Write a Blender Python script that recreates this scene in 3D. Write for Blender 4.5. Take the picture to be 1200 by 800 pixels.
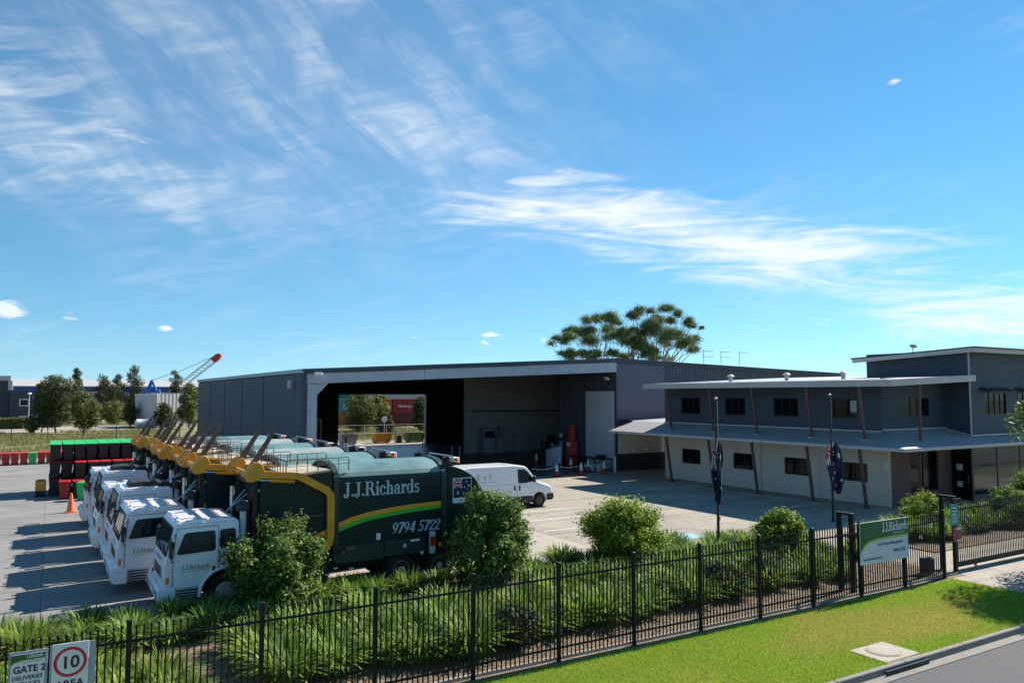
import bpy, math, random
import numpy as np
from mathutils import Vector, Matrix

for o in list(bpy.data.objects):
    bpy.data.objects.remove(o, do_unlink=True)
scene = bpy.context.scene
COL = scene.collection
R = math.radians
random.seed(7)
RNG = np.random.default_rng(7)

# ------------------------------------------------------------------ camera
YAW, PITCH = R(31.0), math.atan(63 / 900.0)
cam_d = bpy.data.cameras.new('camera')
cam_d.sensor_width = 36.0
cam_d.lens = 27.0
cam_d.clip_end = 6000.0
cam = bpy.data.objects.new('camera', cam_d)
COL.objects.link(cam)
cam.location = (0, 0, 6.0)
cam.rotation_euler = (R(90) + PITCH, 0, -YAW)
scene.camera = cam

# ------------------------------------------------------------------ sun, sky, exposure
SUN_AZ = math.atan2(0.990, 0.138)      # clockwise from +Y
SUN_EL = R(40.5)
sun_d = bpy.data.lights.new('sun', 'SUN')
sun_d.energy = 4.6
sun_d.angle = R(0.5)
sun_d.color = (1.0, 0.95, 0.87)
sun = bpy.data.objects.new('sun', sun_d)
COL.objects.link(sun)
sdir = Vector((math.sin(SUN_AZ) * math.cos(SUN_EL), math.cos(SUN_AZ) * math.cos(SUN_EL), math.sin(SUN_EL)))
sun.rotation_euler = sdir.to_track_quat('Z', 'Y').to_euler()
sun.location = (60, 20, 60)

SKY_STRENGTH = 0.075
SKY_HUE, SKY_SAT = 0.485, 1.20
SKY_TINT = (0.90, 0.985, 1.03, 1)
CLOUD = (7.4, 7.6, 7.8, 1)
def build_world():
    w = bpy.data.worlds.new('World')
    scene.world = w
    w.use_nodes = True
    w.cycles.sampling_method = 'MANUAL'
    w.cycles.sample_map_resolution = 512
    nt = w.node_tree
    nt.nodes.clear()
    N = nt.nodes.new
    L = nt.links.new
    def math_(op, a=None, b=None, c=None, clamp=False):
        n = N('ShaderNodeMath'); n.operation = op; n.use_clamp = clamp
        for i, x in enumerate((a, b, c)):
            if x is None: continue
            if isinstance(x, (int, float)): n.inputs[i].default_value = x
            else: L(x, n.inputs[i])
        return n.outputs[0]
    sky = N('ShaderNodeTexSky')
    sky.sky_type = 'NISHITA'
    sky.sun_disc = False
    sky.sun_elevation = SUN_EL
    sky.sun_rotation = SUN_AZ
    sky.altitude = 30
    sky.air_density = 1.0
    sky.dust_density = 0.0
    sky.ozone_density = 3.0
    # keep the greenish last degree of the model out of the horizon
    gc = N('ShaderNodeTexCoord'); gs = N('ShaderNodeSeparateXYZ'); gm = N('ShaderNodeCombineXYZ')
    L(gc.outputs['Generated'], gs.inputs[0]); L(gs.outputs[0], gm.inputs[0]); L(gs.outputs[1], gm.inputs[1])
    L(math_('ADD', math_('MULTIPLY', math_('MAXIMUM', gs.outputs[2], 0.0), .93), 0.07), gm.inputs[2])
    L(gm.outputs[0], sky.inputs['Vector'])
    hs = N('ShaderNodeHueSaturation')
    hs.inputs['Hue'].default_value = SKY_HUE
    hs.inputs['Saturation'].default_value = SKY_SAT
    hs.inputs['Value'].default_value = 1.0
    L(sky.outputs[0], hs.inputs['Color'])
    tint = N('ShaderNodeMix'); tint.data_type = 'RGBA'; tint.blend_type = 'MULTIPLY'; tint.inputs[0].default_value = 1.0
    L(hs.outputs[0], tint.inputs[6]); tint.inputs[7].default_value = SKY_TINT
    tc = N('ShaderNodeTexCoord')
    sep = N('ShaderNodeSeparateXYZ')
    L(tc.outputs['Generated'], sep.inputs[0])
    X, Y, Z = sep.outputs
    # compass bearing and height above the horizon, degrees
    az = math_('MULTIPLY', math_('ARCTAN2', X, Y), 57.2958)
    el = math_('MULTIPLY', math_('ARCSINE', Z), 57.2958)
    ae = N('ShaderNodeCombineXYZ'); L(az, ae.inputs[0]); L(el, ae.inputs[1])
    def noise(vec, scale, detail, rough, dist, rot, stretch, seed):
        m0 = N('ShaderNodeMapping'); m0.inputs['Rotation'].default_value = (0, 0, R(rot))
        L(vec, m0.inputs[0])
        m = N('ShaderNodeMapping')
        m.inputs['Scale'].default_value = (stretch[0], stretch[1], 1)
        m.inputs['Location'].default_value = (seed, seed * 0.7, seed * 0.3)
        L(m0.outputs[0], m.inputs[0])
        n = N('ShaderNodeTexNoise')
        n.inputs['Scale'].default_value = scale
        n.inputs['Detail'].default_value = detail
        n.inputs['Roughness'].default_value = rough
        n.inputs['Distortion'].default_value = dist
        L(m.outputs[0], n.inputs['Vector'])
        return n.outputs['Fac']
    def ramp(x, lo, hi):
        n = N('ShaderNodeMapRange'); n.interpolation_type = 'SMOOTHSTEP'
        L(x, n.inputs[0]); n.inputs[1].default_value = lo; n.inputs[2].default_value = hi
        return n.outputs[0]
    def blob(a0, e0, wa, we, tilt):
        da = math_('SUBTRACT', az, a0); de = math_('SUBTRACT', el, e0)
        c, s = math.cos(R(tilt)), math.sin(R(tilt))
        u = math_('DIVIDE', math_('ADD', math_('MULTIPLY', da, c), math_('MULTIPLY', de, s)), wa)
        v = math_('DIVIDE', math_('SUBTRACT', math_('MULTIPLY', de, c), math_('MULTIPLY', da, s)), we)
        r2 = math_('ADD', math_('MULTIPLY', u, u), math_('MULTIPLY', v, v))
        return math_('EXPONENT', math_('MULTIPLY', r2, -1.0))
    def total(bl):
        t = None
        for a0, e0, wa, we, tl, k in bl:
            x = math_('MULTIPLY', blob(a0, e0, wa, we, tl), k)
            t = x if t is None else math_('ADD', t, x)
        return t
    wisp = noise(ae.outputs[0], 1.0, 6, .60, 1.4, 3, (.095, .62), 1.7)
    wisp2 = noise(ae.outputs[0], 1.0, 5, .62, .8, -14, (.16, .85), 6.1)
    billow = noise(ae.outputs[0], 1.0, 5, .58, .55, 36, (.12, .34), 9.4)
    fine = noise(ae.outputs[0], 1.0, 4, .65, .5, -8, (.5, 1.7), 4.4)
    # thin high veil, strongest to the left of the shed
    veil = total([(12, 23, 17, 9, -16, .95), (0, 15.5, 12, 3.6, -10, .8), (27, 18, 9, 5, -20, .65), (33, 27, 16, 4, 0, .3), (44, 21, 12, 5, -30, .08)])
    vt = math_('ADD', math_('MULTIPLY', math_('MULTIPLY', ramp(billow, .36, .70), math_('ADD', math_('MULTIPLY', ramp(wisp2, .30, .75), .75), .3)), .75), .16)
    veil = math_('MULTIPLY', math_('MULTIPLY', veil, vt), .52)
    # bright streaked banks
    bank = total([(34.5, 14.6, 10, 2.3, -3, .85), (33, 12.4, 12, 2.6, -4, .50), (52.0, 9.6, 10.0, 2.6, -2, 1.15), (43, 12.0, 9, 1.6, -8, .35), (61.5, 4.8, 8.5, 2.2, 2, 1.05), (74, 5.2, 10, 2.6, 2, .9), (2.0, 16.9, 6.5, 1.0, 8, .55), (10, 15.0, 5.0, 1.0, -14, .45)])
    bt = math_('ADD', math_('MULTIPLY', math_('SUBTRACT', wisp, .5), 2.6), math_('MULTIPLY', math_('SUBTRACT', fine, .5), .55))
    bank = math_('MULTIPLY', ramp(math_('ADD', bank, math_('MULTIPLY', bt, ramp(bank, .02, .5))), .28, 1.75), .95)
    # faint cirrus over the rest of the sky
    wide = noise(ae.outputs[0], 1.0, 2, .55, .4, 10, (.03, .07), 3.3)
    gen = math_('MULTIPLY', math_('MULTIPLY', ramp(wide, .50, .74), ramp(wisp2, .40, .75)), .30)
    dens = math_('MAXIMUM', math_('ADD', veil, gen), bank)
    dens = math_('MULTIPLY', dens, ramp(el, 1.0, 4.0), clamp=True)
    # small low cumulus puffs
    pm = noise(ae.outputs[0], 1.0, 3, .6, .3, 0, (.42, 1.15), 12.4)
    lowband = math_('MULTIPLY', ramp(el, 3.4, 4.0), math_('SUBTRACT', 1.0, ramp(el, 4.4, 6.0)))
    puff = math_('MULTIPLY', ramp(pm, .66, .74), lowband)
    pb = math_('ADD', total([(-2.4, 5.3, 1.3, .75, 0, 1.1), (6.6, 4.6, .75, .32, 0, .95), (29.4, 4.5, 1.2, .3, 4, .8), (58.0, 20.4, .7, .35, 12, .8), (22.2, 20.2, .6, .35, 10, .7)]), math_('MULTIPLY', math_('SUBTRACT', fine, .5), 1.4))
    puff = math_('MAXIMUM', puff, ramp(pb, .55, 1.0))
    dens = math_('MAXIMUM', dens, math_('MULTIPLY', puff, .8))
    mix = N('ShaderNodeMix'); mix.data_type = 'RGBA'
    L(dens, mix.inputs[0])
    L(tint.outputs[2], mix.inputs[6])
    mix.inputs[7].default_value = CLOUD
    bg = N('ShaderNodeBackground')
    bg.inputs[1].default_value = SKY_STRENGTH
    L(mix.outputs[2], bg.inputs[0])
    out = N('ShaderNodeOutputWorld')
    L(bg.outputs[0], out.inputs[0])
build_world()
scene.view_settings.view_transform = 'Standard'
scene.view_settings.look = 'None'
scene.view_settings.gamma = 1.0
scene.view_settings.exposure = 0.92
scene.render.engine = 'CYCLES'
scene.cycles.max_bounces = 8
scene.cycles.diffuse_bounces = 4
scene.render.resolution_x, scene.render.resolution_y = 1024, 682

# ------------------------------------------------------------------ mesh helpers
class MB:
    def __init__(s):
        s.v, s.f, s.m = [], [], []
    def add(s, vs, fs, mi=0):
        b = len(s.v)
        s.v.extend([tuple(p) for p in vs])
        s.f.extend([tuple(b + i for i in f) for f in fs])
        s.m.extend([mi] * len(fs))
        return s
    def box(s, x0, x1, y0, y1, z0, z1, c=0.0, mi=0):
        return s.obox(((x0 + x1) / 2, (y0 + y1) / 2, (z0 + z1) / 2), (x1 - x0, y1 - y0, z1 - z0), None, c, mi)
    def obox(s, ctr, size, rot=None, c=0.0, mi=0):
        hx, hy, hz = size[0] / 2, size[1] / 2, size[2] / 2
        vs, fs = [], []
        if c <= 0 or min(hx, hy, hz) <= c * 1.01:
            for sx in (-1, 1):
                for sy in (-1, 1):
                    for sz in (-1, 1):
                        vs.append((sx * hx, sy * hy, sz * hz))
            fs = [(0, 1, 3, 2), (4, 6, 7, 5), (0, 4, 5, 1), (2, 3, 7, 6), (0, 2, 6, 4), (1, 5, 7, 3)]
        else:
            idx = {}
            for sx in (-1, 1):
                for sy in (-1, 1):
                    for sz in (-1, 1):
                        for a in range(3):
                            p = [sx * (hx - c), sy * (hy - c), sz * (hz - c)]
                            p[a] = (sx * hx, sy * hy, sz * hz)[a]
                            idx[(sx, sy, sz, a)] = len(vs); vs.append(tuple(p))
            I = idx
            for sg in (-1, 1):
                q = [I[(sg, -1, -1, 0)], I[(sg, 1, -1, 0)], I[(sg, 1, 1, 0)], I[(sg, -1, 1, 0)]]
                fs.append(q if sg > 0 else q[::-1])
                q = [I[(-1, sg, -1, 1)], I[(-1, sg, 1, 1)], I[(1, sg, 1, 1)], I[(1, sg, -1, 1)]]
                fs.append(q if sg > 0 else q[::-1])
                q = [I[(-1, -1, sg, 2)], I[(1, -1, sg, 2)], I[(1, 1, sg, 2)], I[(-1, 1, sg, 2)]]
                fs.append(q if sg > 0 else q[::-1])
            for a, b_, c_ in ((0, 1, 2), (0, 2, 1), (1, 2, 0)):
                for s1 in (-1, 1):
                    for s2 in (-1, 1):
                        def key(sc, ax):
                            k = [0, 0, 0]; k[a] = s1; k[b_] = s2; k[c_] = sc
                            return I[(k[0], k[1], k[2], ax)]
                        fs.append([key(-1, a), key(1, a), key(1, b_), key(-1, b_)])
            for sx in (-1, 1):
                for sy in (-1, 1):
                    for sz in (-1, 1):
                        fs.append([I[(sx, sy, sz, 0)], I[(sx, sy, sz, 1)], I[(sx, sy, sz, 2)]])
            # orient outward
            out = []
            for f in fs:
                a_, b2, c2 = (Vector(vs[f[0]]), Vector(vs[f[1]]), Vector(vs[f[2]]))
                n = (b2 - a_).cross(c2 - a_)
                ctr_ = sum((Vector(vs[i]) for i in f), Vector()) / len(f)
                out.append(tuple(f) if n.dot(ctr_) > 0 else tuple(reversed(f)))
            fs = out
        if rot is not None:
            vs = [rot @ Vector(p) for p in vs]
        vs = [(p[0] + ctr[0], p[1] + ctr[1], p[2] + ctr[2]) for p in vs]
        return s.add(vs, fs, mi)
    def bar(s, p, q, w, h=None, c=0.0, mi=0, up=(0, 0, 1)):
        h = w if h is None else h
        p, q = Vector(p), Vector(q)
        d = q - p
        x = d.normalized()
        u = Vector(up)
        if abs(x.dot(u)) > 0.98: u = Vector((0, 1, 0))
        y = u.cross(x).normalized(); z = x.cross(y)
        rot = Matrix((x, y, z)).transposed()
        return s.obox((p + q) / 2, (d.length, w, h), rot, c, mi)
    def cyl(s, p, q, r0, r1=None, n=12, mi=0, caps=True):
        r1 = r0 if r1 is None else r1
        p, q = Vector(p), Vector(q)
        x = (q - p).normalized()
        u = Vector((0, 0, 1)) if abs(x.z) < 0.9 else Vector((1, 0, 0))
        a = u.cross(x).normalized(); b = x.cross(a)
        vs = []
        for i in range(n):
            t = 2 * math.pi * i / n
            d = a * math.cos(t) + b * math.sin(t)
            vs.append(p + d * r0)
        for i in range(n):
            t = 2 * math.pi * i / n
            d = a * math.cos(t) + b * math.sin(t)
            vs.append(q + d * r1)
        fs = [(i, (i + 1) % n, n + (i + 1) % n, n + i) for i in range(n)]
        if caps:
            fs.append(tuple(range(n - 1, -1, -1))); fs.append(tuple(range(n, 2 * n)))
        return s.add(vs, fs, mi)
    def tube(s, pts, r, n=8, mi=0):
        pts = [Vector(p) for p in pts]
        rs = r if isinstance(r, (list, tuple)) else [r] * len(pts)
        vs, fs = [], []
        a = None
        for i, p in enumerate(pts):
            t = (pts[min(i + 1, len(pts) - 1)] - pts[max(i - 1, 0)]).normalized()
            if a is None:
                u = Vector((0, 0, 1)) if abs(t.z) < 0.9 else Vector((1, 0, 0))
                a = u.cross(t).normalized()
            else:
                a = (a - t * a.dot(t)).normalized()
            b = t.cross(a)
            for k in range(n):
                th = 2 * math.pi * k / n
                vs.append(p + (a * math.cos(th) + b * math.sin(th)) * rs[i])
        for i in range(len(pts) - 1):
            for k in range(n):
                fs.append((i * n + k, i * n + (k + 1) % n, (i + 1) * n + (k + 1) % n, (i + 1) * n + k))
        fs.append(tuple(range(n - 1, -1, -1)))
        m = (len(pts) - 1) * n
        fs.append(tuple(range(m, m + n)))
        return s.add(vs, fs, mi)
    def prism(s, poly, plane, a, b, mi=0):
        """poly: 2-d outline; plane 'xz' (extruded along y), 'yz' (x) or 'xy' (z)"""
        def P(p, t):
            return {'xz': (p[0], t, p[1]), 'yz': (t, p[0], p[1]), 'xy': (p[0], p[1], t)}[plane]
        n = len(poly)
        ar = sum(poly[i][0] * poly[(i + 1) % n][1] - poly[(i + 1) % n][0] * poly[i][1] for i in range(n))
        if ar < 0: poly = poly[::-1]
        vs = [P(p, a) for p in poly] + [P(p, b) for p in poly]
        fs = [tuple(range(n - 1, -1, -1)), tuple(range(n, 2 * n))] + [(i, (i + 1) % n, n + (i + 1) % n, n + i) for i in range(n)]
        if (plane == 'xz') == (b > a):
            fs = [tuple(reversed(f)) for f in fs]
        return s.add(vs, fs, mi)
    def lathe(s, prof, ctr, axis='z', n=20, mi=0):
        vs, fs = [], []
        for r, h in prof:
            for k in range(n):
                t = 2 * math.pi * k / n
                c, d = r * math.cos(t), r * math.sin(t)
                p = {'z': (c, d, h), 'y': (c, h, -d), 'x': (h, c, d)}[axis]
                vs.append((p[0] + ctr[0], p[1] + ctr[1], p[2] + ctr[2]))
        for i in range(len(prof) - 1):
            for k in range(n):
                fs.append((i * n + k, i * n + (k + 1) % n, (i + 1) * n + (k + 1) % n, (i + 1) * n + k))
        if prof[0][0] > 1e-4: fs.append(tuple(range(n - 1, -1, -1)))
        m = (len(prof) - 1) * n
        if prof[-1][0] > 1e-4: fs.append(tuple(range(m, m + n)))
        return s.add(vs, fs, mi)
    def quad(s, a, b, c, d, mi=0):
        return s.add([a, b, c, d], [(0, 1, 2, 3)], mi)
    def poly(s, pts, mi=0):
        return s.add(pts, [tuple(range(len(pts)))], mi)
    def build(s, name, mats, parent=None, loc=None, rotz=0.0, smooth=35, bevel=0.0, bseg=2):
        me = bpy.data.meshes.new(name)
        me.from_pydata(s.v, [], s.f)
        mats = mats if isinstance(mats, (list, tuple)) else [mats]
        for m in mats: me.materials.append(m)
        if len(mats) > 1: me.polygons.foreach_set('material_index', s.m)
        if smooth:
            me.polygons.foreach_set('use_smooth', [True] * len(me.polygons))
            me.set_sharp_from_angle(angle=R(smooth))
        me.update()
        o = bpy.data.objects.new(name, me)
        COL.objects.link(o)
        if loc is not None: o.location = loc
        o.rotation_euler[2] = rotz
        if parent is not None: o.parent = parent
        if bevel:
            md = o.modifiers.new('bevel', 'BEVEL')
            md.width = bevel; md.segments = bseg; md.limit_method = 'ANGLE'; md.angle_limit = R(40)
        return o

def np_mesh(name, verts, quads, mat, parent=None, smooth=False):
    """verts (n,3) array, quads (m,k) array -> object"""
    me = bpy.data.meshes.new(name)
    k = quads.shape[1]
    me.vertices.add(len(verts)); me.vertices.foreach_set('co', verts.astype(np.float32).ravel())
    me.loops.add(quads.size); me.loops.foreach_set('vertex_index', quads.astype(np.int32).ravel())
    me.polygons.add(len(quads))
    me.polygons.foreach_set('loop_start', np.arange(0, quads.size, k, dtype=np.int32))
    me.polygons.foreach_set('loop_total', np.full(len(quads), k, dtype=np.int32))
    if smooth: me.polygons.foreach_set('use_smooth', np.ones(len(quads), dtype=bool))
    me.materials.append(mat)
    me.update(calc_edges=True)
    o = bpy.data.objects.new(name, me)
    COL.objects.link(o)
    if parent is not None: o.parent = parent
    return o

def tag(o, label=None, cat=None, group=None, kind=None):
    if label: o['label'] = label
    if cat: o['category'] = cat
    if group: o['group'] = group
    if kind: o['kind'] = kind
    return o

def thing(name, label, cat, loc=(0, 0, 0), rotz=0.0, group=None):
    o = bpy.data.objects.new(name, None)
    COL.objects.link(o)
    o.empty_display_size = 0.3
    o.location = loc
    o.rotation_euler[2] = rotz
    return tag(o, label, cat, group)

KIDS = {}
def copy_tree(o, parent=None, loc=None, rotz=None, label=None):
    c = o.copy()
    COL.objects.link(c)
    if parent is not None:
        c.parent = parent
    if loc is not None: c.location = loc
    if rotz is not None: c.rotation_euler[2] = rotz
    if label: c['label'] = label
    for ch in list(o.children):
        copy_tree(ch, c)
    return c

def dup(o, parent, loc, rotz=0.0):
    """another piece sharing the mesh of o"""
    c = o.copy()
    COL.objects.link(c)
    c.parent = parent
    c.location = loc
    c.rotation_euler[2] = rotz
    return c

# ------------------------------------------------------------------ materials
MATS = {}
def mat(name, col, rough=0.6, metal=0.0, var=0.12, vs=2.5, bump=0.0, bs=30.0, spec=0.5, fine=0.0, coat=0.0, streak=0.0, alpha=None):
    m = bpy.data.materials.new(name)
    m.use_nodes = True
    nt = m.node_tree
    N, L = nt.nodes.new, nt.links.new
    b = nt.nodes['Principled BSDF']
    b.inputs['Roughness'].default_value = rough
    b.inputs['Metallic'].default_value = metal
    b.inputs['Specular IOR Level'].default_value = spec
    b.inputs['Coat Weight'].default_value = coat
    tc = N('ShaderNodeTexCoord')
    oi = N('ShaderNodeObjectInfo'); om = N('ShaderNodeMath'); om.operation = 'MULTIPLY'; om.inputs[1].default_value = 43.0
    L(oi.outputs['Random'], om.inputs[0])
    va = N('ShaderNodeVectorMath'); va.operation = 'ADD'
    L(tc.outputs['Object'], va.inputs[0]); L(om.outputs[0], va.inputs[1])
    n1 = N('ShaderNodeTexNoise'); n1.inputs['Scale'].default_value = vs; n1.inputs['Detail'].default_value = 7; n1.inputs['Roughness'].default_value = .6
    L(va.outputs[0], n1.inputs['Vector'])
    fac = n1.outputs['Fac']
    if streak:
        mp = N('ShaderNodeMapping'); mp.inputs['Scale'].default_value = (4, 4, .25)
        L(va.outputs[0], mp.inputs[0])
        n3 = N('ShaderNodeTexNoise'); n3.inputs['Scale'].default_value = 2.2; n3.inputs['Detail'].default_value = 6
        L(mp.outputs[0], n3.inputs['Vector'])
        mm = N('ShaderNodeMix'); mm.inputs[0].default_value = streak
        L(fac, mm.inputs[2]); L(n3.outputs['Fac'], mm.inputs[3])
        fac = mm.outputs[0]
    r = N('ShaderNodeMapRange')
    r.inputs[1].default_value = .25; r.inputs[2].default_value = .75
    r.inputs[3].default_value = 1 - var; r.inputs[4].default_value = 1 + var
    L(fac, r.inputs[0])
    val = r.outputs[0]
    if fine:
        n2 = N('ShaderNodeTexNoise'); n2.inputs['Scale'].default_value = bs; n2.inputs['Detail'].default_value = 4
        L(tc.outputs['Object'], n2.inputs['Vector'])
        r2 = N('ShaderNodeMapRange'); r2.inputs[1].default_value = .3; r2.inputs[2].default_value = .7
        r2.inputs[3].default_value = 1 - fine; r2.inputs[4].default_value = 1 + fine
        L(n2.outputs['Fac'], r2.inputs[0])
        mu = N('ShaderNodeMath'); mu.operation = 'MULTIPLY'
        L(val, mu.inputs[0]); L(r2.outputs[0], mu.inputs[1]); val = mu.outputs[0]
    vm = N('ShaderNodeVectorMath'); vm.operation = 'SCALE'
    vm.inputs[0].default_value = col[:3]
    L(val, vm.inputs['Scale'])
    L(vm.outputs[0], b.inputs['Base Color'])
    rr = N('ShaderNodeMapRange'); rr.inputs[3].default_value = max(0, rough - .12); rr.inputs[4].default_value = min(1, rough + .12)
    L(n1.outputs['Fac'], rr.inputs[0]); L(rr.outputs[0], b.inputs['Roughness'])
    if bump:
        nb = N('ShaderNodeTexNoise'); nb.inputs['Scale'].default_value = bs; nb.inputs['Detail'].default_value = 5
        L(tc.outputs['Object'], nb.inputs['Vector'])
        bp = N('ShaderNodeBump'); bp.inputs['Strength'].default_value = bump; bp.inputs['Distance'].default_value = .02
        L(nb.outputs['Fac'], bp.inputs['Height']); L(bp.outputs[0], b.inputs['Normal'])
    MATS[name] = m
    return m

def leaf_mat(name, c0, c1, c2, transl=0.35, rough=0.55, back=None):
    m = bpy.data.materials.new(name)
    m.use_nodes = True
    nt = m.node_tree
    N, L = nt.nodes.new, nt.links.new
    b = nt.nodes['Principled BSDF']
    out = nt.nodes['Material Output']
    g = N('ShaderNodeNewGeometry')
    cr = N('ShaderNodeValToRGB')
    cr.color_ramp.elements[0].color = (*c0, 1); cr.color_ramp.elements[1].color = (*c2, 1)
    e = cr.color_ramp.elements.new(.55); e.color = (*c1, 1)
    L(g.outputs['Random Per Island'], cr.inputs[0])
    oi = N('ShaderNodeObjectInfo')
    hv = N('ShaderNodeHueSaturation')
    rr = N('ShaderNodeMapRange'); rr.inputs[3].default_value = .82; rr.inputs[4].default_value = 1.18
    L(oi.outputs['Random'], rr.inputs[0]); L(rr.outputs[0], hv.inputs['Value'])
    L(cr.outputs[0], hv.inputs['Color'])
    L(hv.outputs[0], b.inputs['Base Color'])
    b.inputs['Roughness'].default_value = rough
    b.inputs['Specular IOR Level'].default_value = .22
    t = N('ShaderNodeBsdfTranslucent')
    L(hv.outputs[0], t.inputs['Color'])
    mx = N('ShaderNodeMixShader'); mx.inputs[0].default_value = transl
    L(b.outputs[0], mx.inputs[1]); L(t.outputs[0], mx.inputs[2])
    L(mx.outputs[0], out.inputs['Surface'])
    MATS[name] = m
    return m

def ground_mat(name, cols, scales, rough=.9, bump=.3, bs=60, joints=None, spec=.3, stains=0.0):
    """cols: list of colours blended by noises of the given scales; joints: (width, length) of slabs"""
    m = bpy.data.materials.new(name)
    m.use_nodes = True
    nt = m.node_tree
    N, L = nt.nodes.new, nt.links.new
    b = nt.nodes['Principled BSDF']
    b.inputs['Roughness'].default_value = rough
    b.inputs['Specular IOR Level'].default_value = spec
    tc = N('ShaderNodeTexCoord')
    cur = None
    for i, c in enumerate(cols):
        if i == 0:
            rgb = N('ShaderNodeRGB'); rgb.outputs[0].default_value = (*c, 1); cur = rgb.outputs[0]; continue
        n = N('ShaderNodeTexNoise'); n.inputs['Scale'].default_value = scales[i - 1]; n.inputs['Detail'].default_value = 8; n.inputs['Roughness'].default_value = .62
        mp = N('ShaderNodeMapping'); mp.inputs['Location'].default_value = (i * 7.3, i * 3.1, 0)
        L(tc.outputs['Object'], mp.inputs[0]); L(mp.outputs[0], n.inputs['Vector'])
        mr = N('ShaderNodeMapRange'); mr.interpolation_type = 'SMOOTHSTEP'; mr.inputs[1].default_value = .4; mr.inputs[2].default_value = .66
        L(n.outputs['Fac'], mr.inputs[0])
        mx = N('ShaderNodeMix'); mx.data_type = 'RGBA'
        L(mr.outputs[0], mx.inputs[0]); L(cur, mx.inputs[6]); mx.inputs[7].default_value = (*c, 1)
        cur = mx.outputs[2]
    if joints:
        br = N('ShaderNodeTexBrick')
        br.offset = 0.0
        br.inputs['Scale'].default_value = 1.0
        br.inputs['Brick Width'].default_value = joints[0]; br.inputs['Row Height'].default_value = joints[1]
        br.inputs['Mortar Size'].default_value = .012; br.inputs['Mortar Smooth'].default_value = .2
        br.inputs['Color1'].default_value = (1, 1, 1, 1); br.inputs['Color2'].default_value = (.9, .9, .9, 1); br.inputs['Mortar'].default_value = (.42, .42, .42, 1)
        L(tc.outputs['Object'], br.inputs['Vector'])
        mx = N('ShaderNodeMix'); mx.data_type = 'RGBA'; mx.blend_type = 'MULTIPLY'; mx.inputs[0].default_value = 1
        L(cur, mx.inputs[6]); L(br.outputs['Color'], mx.inputs[7]); cur = mx.outputs[2]
    if stains:
        def mul(fac_out, lo, hi, dark):
            nonlocal cur
            mr = N('ShaderNodeMapRange'); mr.interpolation_type = 'SMOOTHSTEP'
            mr.inputs[1].default_value = lo; mr.inputs[2].default_value = hi; mr.inputs[3].default_value = 1.0; mr.inputs[4].default_value = dark
            L(fac_out, mr.inputs[0])
            mx = N('ShaderNodeVectorMath'); mx.operation = 'SCALE'
            L(cur, mx.inputs[0]); L(mr.outputs[0], mx.inputs['Scale']); cur = mx.outputs[0]
        n = N('ShaderNodeTexNoise'); n.inputs['Scale'].default_value = .9; n.inputs['Detail'].default_value = 6; n.inputs['Roughness'].default_value = .7
        L(tc.outputs['Object'], n.inputs['Vector']); mul(n.outputs['Fac'], .56, .70, 1 - .40 * stains)
        mp = N('ShaderNodeMapping'); mp.inputs['Rotation'].default_value = (0, 0, R(14)); mp.inputs['Scale'].default_value = (.05, 1.1, 1)
        L(tc.outputs['Object'], mp.inputs[0])
        n = N('ShaderNodeTexNoise'); n.inputs['Scale'].default_value = 1.6; n.inputs['Detail'].default_value = 5; n.inputs['Distortion'].default_value = .5
        L(mp.outputs[0], n.inputs['Vector']); mul(n.outputs['Fac'], .52, .68, 1 - .30 * stains)
        n = N('ShaderNodeTexNoise'); n.inputs['Scale'].default_value = 22; n.inputs['Detail'].default_value = 4
        L(tc.outputs['Object'], n.inputs['Vector']); mul(n.outputs['Fac'], .45, .70, 1 - .22 * stains)
        vo = N('ShaderNodeTexVoronoi'); vo.feature = 'DISTANCE_TO_EDGE'; vo.inputs['Scale'].default_value = .17
        wn = N('ShaderNodeTexNoise'); wn.inputs['Scale'].default_value = .8; wn.inputs['Detail'].default_value = 5
        L(tc.outputs['Object'], wn.inputs['Vector'])
        wa = N('ShaderNodeVectorMath'); wa.operation = 'ADD'
        L(tc.outputs['Object'], wa.inputs[0]); L(wn.outputs['Color'], wa.inputs[1]); L(wa.outputs[0], vo.inputs['Vector'])
        mr = N('ShaderNodeMapRange'); mr.inputs[1].default_value = .0; mr.inputs[2].default_value = .004; mr.inputs[3].default_value = 1 - .35 * stains; mr.inputs[4].default_value = 1.0
        L(vo.outputs['Distance'], mr.inputs[0])
        mx = N('ShaderNodeVectorMath'); mx.operation = 'SCALE'
        L(cur, mx.inputs[0]); L(mr.outputs[0], mx.inputs['Scale']); cur = mx.outputs[0]
    L(cur, b.inputs['Base Color'])
    nb = N('ShaderNodeTexNoise'); nb.inputs['Scale'].default_value = bs; nb.inputs['Detail'].default_value = 6
    L(tc.outputs['Object'], nb.inputs['Vector'])
    bp = N('ShaderNodeBump'); bp.inputs['Strength'].default_value = bump; bp.inputs['Distance'].default_value = .02
    L(nb.outputs['Fac'], bp.inputs['Height']); L(bp.outputs[0], b.inputs['Normal'])
    MATS[name] = m
    return m

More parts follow.
